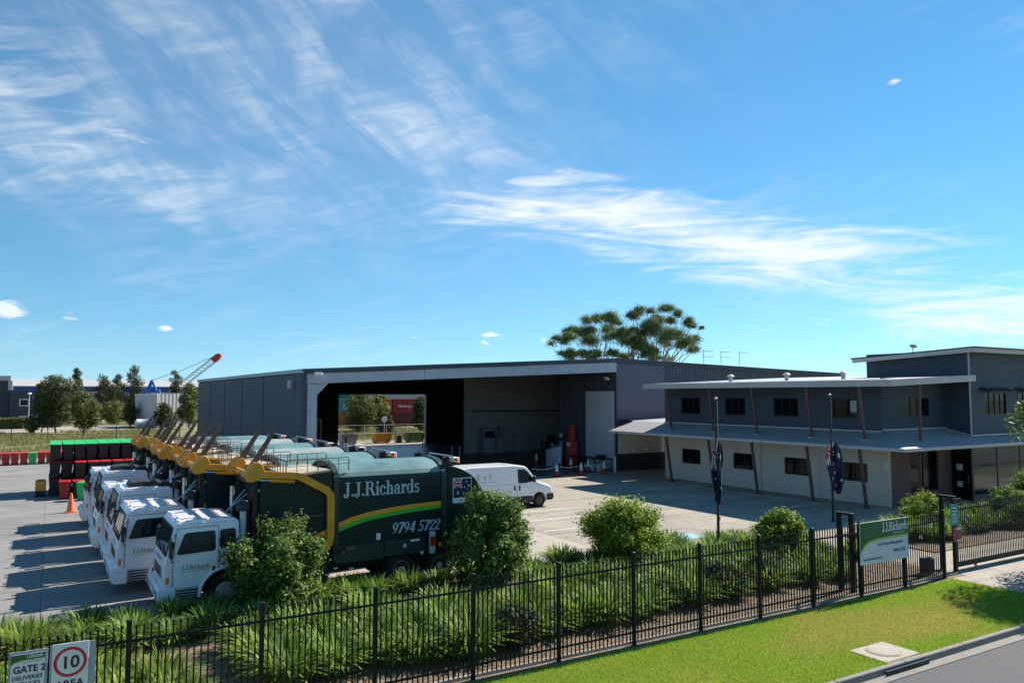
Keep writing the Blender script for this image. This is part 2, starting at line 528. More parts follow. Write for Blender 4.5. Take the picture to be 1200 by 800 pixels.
M = MATS
mat('white_paint', (.84, .79, .81), .28, var=.06, vs=1.5, coat=.3, streak=.4)
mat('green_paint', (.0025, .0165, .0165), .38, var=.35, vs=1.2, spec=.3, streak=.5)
mat('tank_top_sunlit', (.125, .22, .215), .42, var=.32, vs=1.3, streak=0, bump=.05, bs=8)  # pale teal: sunlight and sky sheen put into the dark green tank's top
mat('tank_top_sunlit_faded', (.27, .32, .30), .5, var=.18, vs=1.3)  # faded variant, with the same sunlit look painted in
mat('deck_dust', (.42, .36, .28), .85, var=.3, vs=2, fine=.2)
mat('dark_green', (.012, .03, .026), .45, var=.4, vs=2)
mat('yellow_paint', (.72, .30, .02), .42, var=.25, vs=3, streak=.3)
mat('black_metal', (.007, .008, .009), .5, var=.3, vs=6)
mat('black_rubber', (.018, .018, .018), .85, var=.25, vs=8)
mat('worn_shaded_steel', (.15, .10, .07), .6, .4, var=.4, vs=7)  # worn steel; its dark tone also paints shade on the shed rack
mat('bright_steel', (.55, .56, .57), .35, .8, var=.15, vs=5)
mat('chrome', (.8, .8, .8), .12, 1.0, var=.04)
mat('rim_cream', (.45, .42, .34), .5, var=.25, vs=6)
mat('glass', (.006, .009, .010), .05, var=.2, vs=1, spec=.20)
mat('glass_tint', (.02, .045, .045), .04, var=.2, vs=1, spec=.5)
mat('orange_stripe', (.80, .33, .012), .4, var=.06)
mat('green_stripe', (.06, .42, .03), .4, var=.06)
mat('silver_letter', (.47, .52, .60), .35, var=.08)
mat('dark_letter', (.05, .055, .07), .5, var=.05)
mat('white_letter', (.82, .83, .84), .5, var=.03)
mat('black_letter', (.012, .012, .014), .5, var=.03)
mat('red_lens', (.55, .015, .012), .2, var=.1)
mat('orange_lens', (.8, .18, .02), .25, var=.1)
mat('amber_lens', (.65, .33, .03), .25, var=.1)
mat('clear_lens', (.7, .72, .74), .15, var=.05)
mat('van_white', (.80, .80, .80), .25, var=.03, vs=.8, coat=.4)
mat('black_plastic', (.02, .021, .022), .6, var=.15)
mat('fence_black', (.005, .007, .007), .5, var=.2, vs=4, spec=.25)
mat('shed_panel', (.046, .058, .078), .62, var=.10, vs=.4, fine=.05, bs=25, streak=.35)
mat('shed_panel_skylit', (.098, .105, .150), .6, var=.07, vs=.3, streak=.3)  # paler than shed_panel: sky light on this face put into the colour
mat('shed_rib', (.070, .080, .105), .5, var=.08, vs=.5, streak=.4)
mat('galv', (.40, .425, .47), .55, .25, var=.14, vs=1.2, fine=.06, bs=14)
mat('roof_sheet', (.50, .50, .50), .45, .3, var=.08, vs=.7)
mat('trim_dark', (.045, .055, .075), .5, var=.1)
mat('trim_light', (.52, .46, .425), .5, var=.1, vs=2)
mat('office_blue', (.048, .064, .085), .65, var=.07, vs=.5, streak=.3)
mat('office_cream', (.71, .585, .475), .8, var=.07, vs=.7, fine=.04, bs=50, streak=.35)
mat('awning_blue', (.38, .35, .35), .62, 0.0, var=.08, vs=.8, streak=0)
mat('awning_back', (.62, .58, .54), .6, var=.08, vs=.6)
mat('post_brown', (.13, .062, .055), .6, var=.25, vs=5)
mat('brick_brown', (.22, .125, .10), .85, var=.2, vs=4, fine=.15, bs=40)
mat('window_frame', (.009, .010, .012), .45, var=.1)
mat('roller_door', (.66, .67, .68), .5, .1, var=.08, vs=.8, streak=.3)
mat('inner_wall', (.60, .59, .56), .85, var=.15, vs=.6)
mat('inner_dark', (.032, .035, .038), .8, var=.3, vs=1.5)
mat('bin_black', (.014, .015, .015), .6, var=.25)
mat('bin_red', (.42, .015, .02), .5, var=.2)
mat('bin_green', (.01, .42, .10), .5, var=.15)
mat('cone_orange', (.75, .17, .05), .6, var=.12)
mat('cone_red', (.50, .045, .03), .6, var=.12)
mat('paper_white', (.75, .75, .76), .7, var=.04)
mat('concrete_light', (.36, .315, .25), .9, var=.12, vs=1.5, fine=.1, bs=50, bump=.15)
mat('concrete_edge', (.36, .31, .245), .9, var=.18, vs=2, fine=.12, bs=40, bump=.2)
mat('line_paint', (.62, .62, .60), .8, var=.25, vs=5, fine=.2, bs=20)
mat('blue_paint', (.25, .42, .47), .8, var=.25, vs=3)
mat('sign_green', (.012, .11, .035), .45, var=.06)
mat('sign_lime', (.36, .50, .03), .45, var=.05)
mat('sign_white', (.62, .65, .70), .5, var=.05)
mat('sign_grey', (.28, .33, .40), .5, var=.1)
mat('sign_teal', (.02, .30, .22), .5, var=.05)
mat('sign_maroon', (.22, .015, .03), .5, var=.05)
mat('sign_red', (.45, .01, .03), .5, var=.05)
mat('flag_blue', (.006, .010, .045), .75, var=.2, vs=6)
mat('flag_red', (.45, .012, .03), .75, var=.1)
mat('flag_white', (.72, .72, .74), .75, var=.06)
mat('bark', (.20, .16, .12), .9, var=.3, vs=5, fine=.2)
mat('bark_pale', (.34, .30, .25), .85, var=.3, vs=3)
mat('far_dark_wall', (.030, .042, .058), .6, var=.1, vs=.1)
mat('far_blue', (.02, .06, .30), .5, var=.1, vs=.05)
mat('far_roof', (.42, .40, .39), .6, var=.06, vs=.05)
mat('far_grey', (.36, .35, .36), .7, var=.08, vs=.1)
mat('pale_metal', (.56, .54, .55), .55, var=.1, vs=.3)
mat('crane_blue', (.02, .16, .50), .45, var=.1)
mat('crane_red', (.55, .03, .04), .5, var=.1)
mat('crane_grey', (.40, .33, .32), .5, var=.1)
mat('cont_red', (.26, .02, .03), .55, var=.15, vs=.8, streak=.4)
mat('cont_maroon', (.10, .018, .025), .6, var=.15, vs=.8, streak=.4)
mat('cont_orange', (.50, .13, .03), .55, var=.15, vs=.8)
mat('cont_teal', (.10, .25, .27), .55, var=.15, vs=.8)
mat('cont_green', (.02, .20, .10), .55, var=.15, vs=.8)
mat('cont_blue', (.03, .07, .14), .55, var=.15, vs=.8)
mat('skip_orange', (.55, .24, .03), .6, var=.25, vs=2)
mat('skip_green', (.05, .12, .03), .6, var=.25, vs=2)
mat('skip_grey', (.30, .32, .34), .6, var=.25, vs=2)
mat('hedge_core', (.015, .03, .01), .9)
mat('asphalt', (.078, .078, .08), .92, var=.12, vs=1.2, fine=.22, bs=70, bump=.35)
mat('kerb', (.215, .195, .17), .9, var=.22, vs=3, fine=.15, bs=40, bump=.25)
leaf_mat('leaf_shrub', (.06, .11, .02), (.125, .205, .036), (.28, .37, .095), .35)
leaf_mat('leaf_shrub_bright', (.14, .20, .018), (.25, .34, .035), (.40, .50, .09), .4)
leaf_mat('leaf_lomandra', (.075, .14, .024), (.165, .265, .046), (.37, .46, .12), .36)
leaf_mat('leaf_lomandra_lime', (.12, .19, .024), (.24, .33, .05), (.44, .50, .14), .36)
leaf_mat('leaf_gum', (.040, .055, .020), (.075, .095, .034), (.13, .145, .055), .25)
leaf_mat('leaf_gum_olive', (.075, .09, .02), (.13, .145, .034), (.20, .21, .06), .25)
leaf_mat('leaf_pine', (.028, .045, .018), (.05, .072, .028), (.085, .11, .045), .2)
leaf_mat('grass_blade', (.20, .31, .028), (.29, .43, .04), (.43, .54, .085), .4)
leaf_mat('field_blade', (.15, .15, .05), (.22, .20, .075), (.30, .27, .12), .3)
leaf_mat('leaf_gum_pad', (.065, .105, .036), (.115, .17, .058), (.20, .26, .10), .35)
leaf_mat('grass_dry', (.34, .29, .06), (.46, .37, .10), (.56, .45, .17), .35)
leaf_mat('mulch_chip', (.15, .10, .065), (.27, .195, .13), (.40, .31, .22), .0, .9)
ground_mat('yard_concrete', [(.365, .315, .252), (.30, .262, .215), (.40, .35, .28)], [.22, .5], .88, .12, 50, joints=(6.0, 4.6), stains=.8)
ground_mat('yard_grey', [(.245, .235, .222), (.20, .193, .185), (.285, .268, .25)], [.22, .5], .88, .15, 50, joints=(6.0, 4.6), stains=.8)
ground_mat('yard_pale', [(.45, .39, .315), (.39, .34, .28)], [.4], .88, .12, 50, joints=(4.5, 4.5), stains=.5)
ground_mat('driveway', [(.35, .30, .245), (.29, .25, .21), (.40, .35, .285)], [.5, 1.4], .88, .15, 50, stains=.7)
ground_mat('paver', [(.42, .33, .28), (.36, .29, .25)], [.8], .9, .2, 50)
ground_mat('mulch', [(.21, .155, .105), (.30, .225, .16), (.13, .095, .068)], [3.0, 9.0], .95, 1.0, 45)
ground_mat('lawn_soil', [(.19, .22, .028), (.30, .25, .06)], [.5], .95, .6, 60)
ground_mat('field', [(.22, .20, .09), (.13, .15, .05), (.28, .24, .13)], [.06, .2], .95, .5, 3)
ground_mat('terrain', [(.22, .20, .09), (.15, .16, .06)], [.02], .95, .3, 2)
ground_mat('shed_floor', [(.12, .125, .13), (.08, .085, .09)], [.5], .34, .06, 20, spec=.6)
# ------------------------------------------------------------------ the setting
def sheet(name, pts, z, m, kind='structure', thick=0.0):
    b = MB()
    if thick:
        b.prism([(p[0], p[1]) for p in pts], 'xy', z - thick, z)
    else:
        b.poly([(p[0], p[1], z) for p in pts])
    return tag(b.build(name, M[m], smooth=0), kind=kind)
def rect(x0, x1, y0, y1): return [(x0, y0), (x1, y0), (x1, y1), (x0, y1)]

sheet('ground', rect(-2500, 3000, -1500, 3500), -0.40, 'terrain')
sheet('field', rect(-260, 420, 84.0, 900), -0.03, 'field')
sheet('yard', [(-70, 23.6), (18.6, 23.6), (18.6, 48.0), (18.6, 90), (-70, 90)], 0.0, 'yard_grey', thick=.3)
sheet('yard_apron', [(18.604, 23.6), (40.5, 23.6), (40.5, 25.2), (95, 25.2), (95, 95.0), (18.604, 95.0)], 0.0, 'yard_concrete', thick=.3)
sheet('forecourt', rect(6, 18.6, 23.62, 33.0), 0.004, 'yard_pale')
sheet('shed_floor', rect(13.7, 66.8, 48.35, 87.9), 0.006, 'shed_floor')
sheet('road', rect(-300, 400, -1.0, 10.38), -0.15, 'asphalt')
sheet('gutter', rect(-300, 400, 10.384, 10.66), -0.135, 'kerb', thick=.1)
sheet('verge', rect(-60, 25.6, 10.81, 14.62), 0.0, 'lawn_soil', thick=.3)
sheet('driveway', [(25.604, 10.81), (60, 10.81), (60, 23.59), (26.5, 23.59), (26.5, 14.62), (25.604, 14.62)], 0.0, 'driveway', thick=.3)
sheet('fence_strip', rect(-60, 26.45, 14.624, 14.836), .002, 'mulch', thick=.3)
sheet('garden_bed', rect(-60, 26.49, 14.9, 23.59), 0.012, 'mulch', thick=.3)
sheet('office_garden', rect(29.2, 52, 17.2, 21.6), 0.035, 'mulch', thick=.1)
sheet('footpath', rect(40.504, 60, 21.604, 25.196), 0.0, 'concrete_light', thick=.3)
# distant hard standing across the field
sheet('distant_road', rect(-90, 12.5, 147, 172), 0.01, 'concrete_light')

# kerb, cast in lengths
kerb = None
kr = tag(MB().box(-60, 60, 10.70, 10.80, -.3, -.04).build('kerb', M['kerb'], smooth=0), kind='structure')
kproto = None
kx = -24.0
i = 0
while kx < 40:
    if kx + 2.4 > 14.6 and kx < 16.9:
        # side entry pit lintel: raised over a dark slot
        if kx < 14.6 <= kx + 2.4 or kproto is None:
            pass
    b = MB().prism([(10.66, -.135), (10.68, .0), (10.70, .012), (10.81, .012), (10.81, -.135)], 'yz', 0, 2.385)
    if kproto is None:
        kproto = b.build('kerb_length', M['kerb'], kr, (kx, 0, 0), smooth=0, bevel=.012)
    else:
        dup(kproto, kr, (kx, 0, 0))
    kx += 2.4
    i += 1
# drain pit in the verge
pit = thing('drain_pit', 'concrete drain pit surround with round lid in the lawn by the kerb', 'drain', (16.95, 11.36, 0))
MB().box(-.66, .66, -.52, .44, -.15, .03, c=.02).build('surround', M['concrete_light'], pit)
MB().lathe([(.0, .02), (.36, .02), (.36, .048), (.33, .052), (.0, .052)], (0.02, -.02, 0), n=36).build('lid', M['concrete_edge'], pit)
MB().lathe([(.375, .02), (.375, .040), (.41, .040), (.41, .02)], (0.02, -.02, 0), n=36).build('lid_ring', M['concrete_edge'], pit)
MB().box(-1.0, .6, -.775, -.74, -.13, -.035).build('inlet', M['inner_dark'], pit)
# concrete edging under the fence
edge_ = tag(MB().box(-60, 26.45, 14.84, 14.898, -.2, .075, c=.01).build('garden_edging', M['concrete_edge']), kind='structure')

# painted bay lines
ln = thing('bay_lines', 'white painted parking bay lines on the concrete yard', 'road marking', (0, 0, 0))
for (x0, x1, y) in ((19.2, 24.4, 31.45), (19.0, 24.0, 28.85), (19.8, 24.6, 34.05)):
    MB().box(x0, x1, y - .05, y + .05, .0005, .005).build('line', M['line_paint'], ln, smooth=0)
for (x0, y0, x1, y1) in ((31.6, 38.05, 36.9, 38.0), (36.9, 38.0, 36.9, 28.2), (31.8, 33.0, 36.85, 33.0), (31.8, 28.2, 36.85, 28.2)):
    MB().bar((x0, y0, .003), (x1, y1, .003), .09, .004).build('line', M['line_paint'], ln, smooth=0)
bp = MB().box(21.8, 24.3, 24.1, 25.2, .0005, .005)
tag(bp.build('painted_bay', M['blue_paint'], smooth=0), 'faded pale blue painted bay on concrete behind the garden bed', 'road marking')

# ------------------------------------------------------------------ wall builder
def wall(mb, o, d, n, L, z0, z1, holes=(), depth=.14, thick=.2, ztop=None, mi=0):
    """wall panel from point o along unit d, outward normal n, with rectangular openings (u0,u1,za,zb)"""
    us = sorted({0.0, L, *[h[0] for h in holes], *[h[1] for h in holes]})
    zs = sorted({z0, z1, *[h[2] for h in holes], *[h[3] for h in holes]})
    def P(u, z, t=0.0):
        if ztop and abs(z - z1) < 1e-6: z = ztop(u)
        return (o[0] + d[0] * u - n[0] * t, o[1] + d[1] * u - n[1] * t, z)
    for a, b in zip(us[:-1], us[1:]):
        for c, e in zip(zs[:-1], zs[1:]):
            uc, zc = (a + b) / 2, (c + e) / 2
            if any(h[0] < uc < h[1] and h[2] < zc < h[3] for h in holes): continue
            mb.quad(P(a, c), P(b, c), P(b, e), P(a, e), mi)
            mb.quad(P(b, c, thick), P(a, c, thick), P(a, e, thick), P(b, e, thick), mi)
    for h in holes:
        a, b, c, e = h
        for (p, q) in (((a, c), (b, c)), ((b, c), (b, e)), ((b, e), (a, e)), ((a, e), (a, c))):
            mb.quad(P(*p), P(*p, t=thick), P(*q, t=thick), P(*q), mi)
    mb.quad(P(0, z0), P(0, z1), P(0, z1, thick), P(0, z0, thick), mi)
    mb.quad(P(L, z0), P(L, z0, thick), P(L, z1, thick), P(L, z1), mi)
    mb.quad(P(0, z1), P(L, z1), P(L, z1, thick), P(0, z1, thick), mi)
    return mb

def window(parent, o, d, n, u0, u1, z0, z1, inset=.07, mull=1, glass='glass', fw=.05, name='window'):
    """framed window set into an opening; panes are its children"""
    def P(u, z, t): return (o[0] + d[0] * u - n[0] * t, o[1] + d[1] * u - n[1] * t, z)
    f = MB()
    up = (n[0], n[1], 0)
    for (a, b) in (((u0, z0 + fw / 2), (u1, z0 + fw / 2)), ((u0, z1 - fw / 2), (u1, z1 - fw / 2))):
        f.bar(P(*a, inset), P(*b, inset), fw, .06, up=up)
    cuts = [u0 + fw / 2] + [u0 + (u1 - u0) * (k + 1) / (mull + 1) for k in range(mull)] + [u1 - fw / 2]
    for c in cuts:
        f.bar(P(c, z0 + fw, inset), P(c, z1 - fw, inset), fw, .06, up=up)
    w = f.build(name, M['window_frame'], parent, smooth=0)
    for a, b in zip(cuts[:-1], cuts[1:]):
        p = MB()
        p.quad(P(a, z0 + fw / 2, inset + .01), P(b, z0 + fw / 2, inset + .01), P(b, z1 - fw / 2, inset + .01), P(a, z1 - fw / 2, inset + .01))
        p.build('pane', M[glass], w, smooth=0)
    return w

def ribbed(mb, o, d, n, L, z0f, z1f, pitch=.42, depth=.06, mi=0):
    """trapezoidal sheet cladding"""
    us, ts = [], []
    u = 0.0
    while u < L - 1e-6:
        for k, t in ((0, 0), (.42, 0), (.52, 1), (.90, 1)):
            if u + k * pitch <= L: us.append(u + k * pitch); ts.append(-t * depth)
        u += pitch
    us.append(L); ts.append(0)
    for i in range(len(us) - 1):
        a, b = us[i], us[i + 1]
        def P(u, t, z): return (o[0] + d[0] * u + n[0] * t, o[1] + d[1] * u + n[1] * t, z)
        mb.quad(P(a, ts[i], z0f(a)), P(b, ts[i + 1], z0f(b)), P(b, ts[i + 1], z1f(b)), P(a, ts[i], z1f(a)), mi)
    return mb

# ------------------------------------------------------------------ office
off = thing('office_building', 'two storey office with dark blue upper cladding, cream lower wall and wrapping awning', 'building', (0, 0, 0))
lowin = [(39.44, 41.27), (34.67, 36.45), (30.46, 32.29), (26.67, 28.4)]
upwin = [(39.44, 41.28), (35.35, 37.11), (31.2, 33.04), (27.17, 28.79)]
oA, dA, nA = (39.0, 25.4), (0, 1), (-1, 0)
panels = [(0, 4.3), (4.312, 8.5), (8.512, 12.9), (12.912, 17.6)]
lowh = [(a - 25.4, b - 25.4, 1.2, 2.22) for a, b in lowin]
for a, b in panels:
    hs = [(h[0] - a, h[1] - a, h[2], h[3]) for h in lowh if a < h[0] and h[1] < b]
    wall(MB(), (39.0, 25.4 + a), dA, nA, b - a, 0, 3.95, hs).build('wall_panel', M['office_cream'], off, smooth=0)
for a, b in lowin:
    w_ = window(off, oA, dA, nA, a - 25.4, b - 25.4, 1.2, 2.22, .1, mull=1)
    MB().box(38.94, 39.09, a - .03, b + .03, 1.165, 1.198).build('sill', M['office_cream'], w_, smooth=0)
oU = (39.04, 25.7)
uph = [(a - 25.7, b - 25.7, 4.72, 5.84) for a, b in upwin]
for a, b in ((0, 4.2), (4.212, 8.4), (8.412, 12.5), (12.512, 17.3)):
    hs = [(h[0] - a, h[1] - a, h[2], h[3]) for h in uph if a < h[0] and h[1] < b]
    wall(MB(), (39.04, 25.7 + a), dA, nA, b - a, 3.9, 6.9, hs).build('upper_cladding', M['office_blue'], off, smooth=0)
for a, b in upwin:
    w_ = window(off, oU, dA, nA, a - 25.7, b - 25.7, 4.72, 5.84, .06, mull=2)
    MB().box(38.99, 39.1, a - .03, b + .03, 4.69, 4.718).build('sill', M['window_frame'], w_, smooth=0)
# gable ends and back
wall(MB(), (39.25, 43.02), (1, 0), (0, 1), 12.7, 0, 6.9).build('end_wall', M['office_cream'], off, smooth=0)
# wall facing the street, set back under the roof
oB, dB, nB = (39.244, 25.7), (1, 0), (0, -1)
wall(MB(), oB, dB, nB, 5.86, 3.9, 6.95, [(1.65, 4.25, 4.8, 5.86)]).build('upper_cladding', M['office_blue'], off, smooth=0)
window(off, oB, dB, nB, 1.65, 4.25, 4.8, 5.86, .06, mull=2)
wall(MB(), (39.204, 25.42), dB, nB, 5.9, 0, 3.9, [(1.8, 4.5, .62, 2.95)], thick=.25).build('brick_wall', M['brick_brown'], off, smooth=0)
window(off, (39.204, 25.42), dB, nB, 1.8, 4.5, .62, 2.95, .1, mull=1, fw=.07)
oC, dC, nC = (45.0, 24.2), (0, 1), (-1, 0)
wall(MB(), oC, dC, nC, 1.5, 3.6, 8.6).build('upper_cladding', M['office_blue'], off, smooth=0)
dr = MB().box(45.02, 45.12, 24.25, 25.4, .05, 2.6).build('door', M['window_frame'], off, smooth=0)
MB().box(45.0, 45.018, 24.33, 25.32, .15, 2.5).build('pane', M['glass'], dr, smooth=0)
MB().box(44.94, 44.97, 24.42, 24.45, 1.0, 1.5).build('handle', M['bright_steel'], dr)
MB().box(44.985, 44.996, 24.75, 25.1, 1.72, 2.08).build('notice', M['paper_white'], dr, smooth=0)
MB().box(44.985, 44.996, 24.78, 25.08, .78, 1.10).build('notice', M['sign_white'], dr, smooth=0)
wall(MB(), (45.05, 24.25), dC, nC, 1.15, 2.6, 3.6).build('door_head', M['window_frame'], off, smooth=0)
# tall block
oD = (45.204, 24.2)
wall(MB(), oD, dB, nB, 16, 3.5, 8.6, [(1.3, 3.7, 4.85, 6.15), (5.2, 7.7, 4.85, 6.15), (9.2, 11.7, 4.85, 6.15)]).build('upper_cladding', M['office_blue'], off, smooth=0)
for a in (1.3, 5.2, 9.2):
    w_ = window(off, oD, dB, nB, a, a + 2.45, 4.85, 6.15, .06, mull=3)
    MB().prism([(24.17, 6.45), (23.62, 6.22), (23.62, 6.18), (24.17, 6.36)], 'yz', 45 + a - .25, 45 + a + 2.7).build('hood', M['window_frame'], w_, smooth=0)
MB().box(44.965, 45.04, 24.16, 24.22, 3.6, 8.62).build('corner_trim', M['trim_light'], off, smooth=0)
wall(MB(), (45.02, 25.72), dC, nC, 4.9, 6.6, 8.6).build('upper_cladding', M['office_blue'], off, smooth=0)
wall(MB(), (45.22, 30.62), (1, 0), (0, 1), 16, 6.4, 8.5).build('upper_cladding', M['office_blue'], off, smooth=0)
# shopfront glazing at street level
for k in range(4):
    x0 = 45.2 + k * 2.6
    g_ = MB().box(x0, x0 + .08, 24.28, 24.36, .1, 3.5).build('glazing_mullion', M['window_frame'], off, smooth=0)
    MB().box(x0 + .08, x0 + 2.6, 24.31, 24.33, .35, 3.45).build('pane', M['glass_tint'], g_, smooth=0)
MB().box(45.1, 61, 24.25, 24.45, 0, .34).build('plinth', M['brick_brown'], off, smooth=0)
# roofs
def slab(poly, zf, th, m, name, parent):
    b = MB(); n = len(poly)
    b.add([(p[0], p[1], zf(*p)) for p in poly] + [(p[0], p[1], zf(*p) - th) for p in poly],
          [tuple(range(n)), tuple(range(2 * n - 1, n - 1, -1))] + [(i, n + i, n + (i + 1) % n, (i + 1) % n) for i in range(n)])
    return b.build(name, M[m], parent, smooth=0)
zr = lambda x, y: 6.80 + (x - 37) * .042
rf = slab([(37, 23.9), (44.95, 23.9), (44.95, 42.95), (37, 42.95)], zr, .16, 'roof_sheet', 'roof', off)
slab([(44.954, 30.9), (52, 30.9), (52, 43.3), (44.954, 43.3)], zr, .16, 'roof_sheet', 'roof', off)
MB().box(36.9, 37.0, 23.82, 43.0, 6.46, 6.815, c=.01).build('gutter', M['trim_light'], rf)
MB().add([(37.0, 23.82, 6.815), (45.0, 23.82, 7.15), (45.0, 23.82, 6.80), (37.0, 23.82, 6.46), (37.0, 23.898, 6.815), (45.0, 23.898, 7.15), (45.0, 23.898, 6.80), (37.0, 23.898, 6.46)],
         [(0, 3, 2, 1), (4, 5, 6, 7), (0, 1, 5, 4), (3, 7, 6, 2)]).build('fascia', M['trim_light'], rf, smooth=0)
MB().poly([(37.0, 23.9, 6.47), (37.0, 43.0, 6.47), (39.0, 43.0, 6.62), (39.0, 25.7, 6.62), (45, 25.7, 6.80), (45, 23.9, 6.80)]).build('soffit', M['trim_dark'], rf, smooth=0)
for (x, y) in ((41, 38.4), (41, 33.6), (41.5, 29.8)):
    v_ = thing('roof_vent', {38.4: 'leftmost small grey vent cowl on the office roof', 33.6: 'middle small grey vent cowl on the office roof', 29.8: 'rightmost wide grey vent cowl on the lower office roof'}[y], 'vent', (x, y, zr(x, y)), group='office roof vents')
    MB().cyl((0, 0, -.05), (0, 0, .32), .13, n=14).build('pipe', M['galv'], v_)
    MB().lathe([(.0, .5), (.12, .48), (.24, .38), (.24, .32), (.0, .32)], (0, 0, 0), n=16).build('cowl', M['trim_light'], v_)
zt = lambda x, y: 8.74 - (y - 23.5) * .047
tr = slab([(44.2, 23.4), (61.5, 23.4), (61.5, 31.2), (44.2, 31.2)], zt, .07, 'trim_dark', 'roof', off)
for poly in ([(44.25, 23.5), (61.4, 23.5), (61.4, 23.6), (44.25, 23.6)], [(44.25, 23.604), (44.35, 23.604), (44.35, 31.1), (44.25, 31.1)]):
    slab(poly, lambda x, y: zt(x, y) - .074, .24, 'trim_light', 'fascia', tr)
slab([(44.354, 23.604), (61.4, 23.604), (61.4, 31.1), (44.354, 31.1)], lambda x, y: zt(x, y) - .2, .02, 'trim_light', 'soffit', tr)
lt = thing('roof_floodlight', 'small floodlight on a stalk on the tall office roof', 'light', (44.9, 27.4, zt(44.9, 27.4)))
MB().cyl((0, 0, 0), (0, 0, .38), .025, n=8).build('stalk', M['galv'], lt)
MB().obox((-.05, -.06, .42), (.3, .34, .12), Matrix.Rotation(R(20), 3, 'Y'), .02).build('lamp_head', M['trim_light'], lt)
# awning
zi, ze = 3.97, 3.32
aw = MB()
aw.poly([(36.6, 23.0, ze), (39.0, 25.4, zi), (39.0, 46.6, zi), (36.6, 46.6, ze)])
aw.poly([(36.6, 23.0, ze), (62, 23.0, ze), (62, 24.25, 3.66), (45, 24.25, 3.66), (45, 25.4, zi), (39.0, 25.4, zi)])
aw.poly([(39.0, 25.4, zi), (45, 25.4, zi), (45, 25.72, zi + .09), (39.0, 25.72, zi + .09)])
awo = aw.build('awning', M['awning_blue'], off, smooth=0)
ab = MB()
ab.poly([(36.6, 46.6, ze - .14), (39.0, 46.6, zi - .1), (39.0, 25.4, zi - .1), (36.6, 23.0, ze - .14)])
ab.poly([(36.6, 23.0, ze - .14), (39.0, 25.4, zi - .1), (45, 25.4, zi - .1), (45, 24.25, 3.54), (62, 24.25, 3.54), (62, 23.0, ze - .14)])
ab.build('awning_soffit', M['trim_light'], awo, smooth=0)
MB().box(36.5, 36.6, 22.9, 46.65, ze - .15, ze + .02, c=.01).build('awning_gutter', M['trim_light'], awo)
MB().box(36.604, 62, 22.9, 22.998, ze - .15, ze + .02, c=.01).build('awning_gutter', M['trim_light'], awo)
for (p, q) in (((38.96, 25.7, zi + .05), (38.96, 43.0, zi + .05)), ((39.0, 25.66, zi + .14), (45, 25.66, zi + .14)), ((44.95, 25.6, zi + .08), (44.95, 24.2, 3.72)), ((44.95, 24.14, 3.72), (61, 24.14, 3.72))):
    MB().bar(p, q, .07, .09).build('flashing', M['trim_light'], awo, smooth=0)
# ribs on the awning sheeting
rb = MB()
y = 25.9
while y < 46.5:
    rb.bar((36.62, y, ze + .012), (38.97, y, zi + .012), .02, .012)
    y += .76
rb.build('sheet_ribs', M['awning_blue'], awo, smooth=0)
for k, y in enumerate((40.7, 36.7, 33.1, 29.1, 25.75)):
    lp = MB().bar((37.5, y, 0.0), (36.98, y, 3.42), .13, .15, c=.012, up=(0, 1, 0)).build('post', M['post_brown'], off)
    MB().obox((37.5, y, .02), (.32, .3, .04)).build('base_plate', M['post_brown'], lp)
    MB().bar((36.95, y + .02, 3.17), (37.15, y - .5, 3.17), .07, .07).build('brace', M['post_brown'], lp)
    MB().bar((37.55, y, 3.54), (37.12, y, 6.5), .12, .14, c=.012, up=(0, 1, 0)).build('post', M['post_brown'], off)
    MB().obox((37.55, y, 3.60), (.34, .4, .06), None, .01).build('post_flashing', M['trim_light'], off)
MB().bar((39.9, 24.2, 0.0), (39.9, 24.2, 3.45), .12, .13, c=.012).build('post', M['post_brown'], off)
MB().bar((39.9, 24.1, 3.6), (39.9, 24.1, 6.58), .12, .13, c=.012).build('post', M['post_brown'], off)
for y in (38.8, 29.9, 27.0):
    MB().lathe([(0, -.09), (.09, -.08), (.11, 0), (.09, .02), (0, .02)], (38.93, y, 3.05), axis='x', n=14).build('wall_light', M['black_metal'], off)
MB().box(38.97, 38.998, 25.45, 25.62, 1.95, 2.45).build('wall_notice', M['paper_white'], off, smooth=0)
for y in (43.0, 34.2):
    dp_ = MB().cyl((38.93, y - .1, .05), (38.93, y - .1, 3.8), .045, n=10)
    dp_.build('downpipe', M['office_cream'], off)
for a, b in upwin[3:]:
    for i in range(5):
        MB().box(39.103, 39.106, a + .14 + i * .09, a + .19 + i * .09, 5.0 + .1 * (i % 2), 5.7).build('reflection_slat', M['paper_white'], off, smooth=0)  # pale blind slats painting the whitish reflection in this window
# passage between office and shed
MB().box(43.5, 43.7, 43.24, 48.1, 1.35, 3.8).build('passage_wall', M['inner_wall'], off, smooth=0)
MB().box(43.45, 43.7, 43.24, 48.1, 0, 1.346).build('passage_dado', M['inner_dark'], off, smooth=0)
slab([(39.02, 43.24), (47, 43.24), (47, 48.1), (39.02, 48.1)], lambda x, y: 3.98 + (x - 39) * .04, .12, 'roof_sheet', 'roof', off)
MB().box(38.9, 39.0, 46.7, 48.2, 3.6, 4.1).build('roof_edge', M['trim_dark'], off, smooth=0)

# ------------------------------------------------------------------ shed
XL, XR, XC, YF, YB = 13.64, 67.0, 38.75, 48.3, 88.0
zroof = lambda x: 7.68 + (x - XL) * (8.95 - 7.68) / (XC - XL) if x < XC else 8.95 - (x - XC) * .0275
sh = thing('workshop_shed', 'large dark blue workshop shed with wide open front and low pitched roof', 'building', (0, 0, 0))

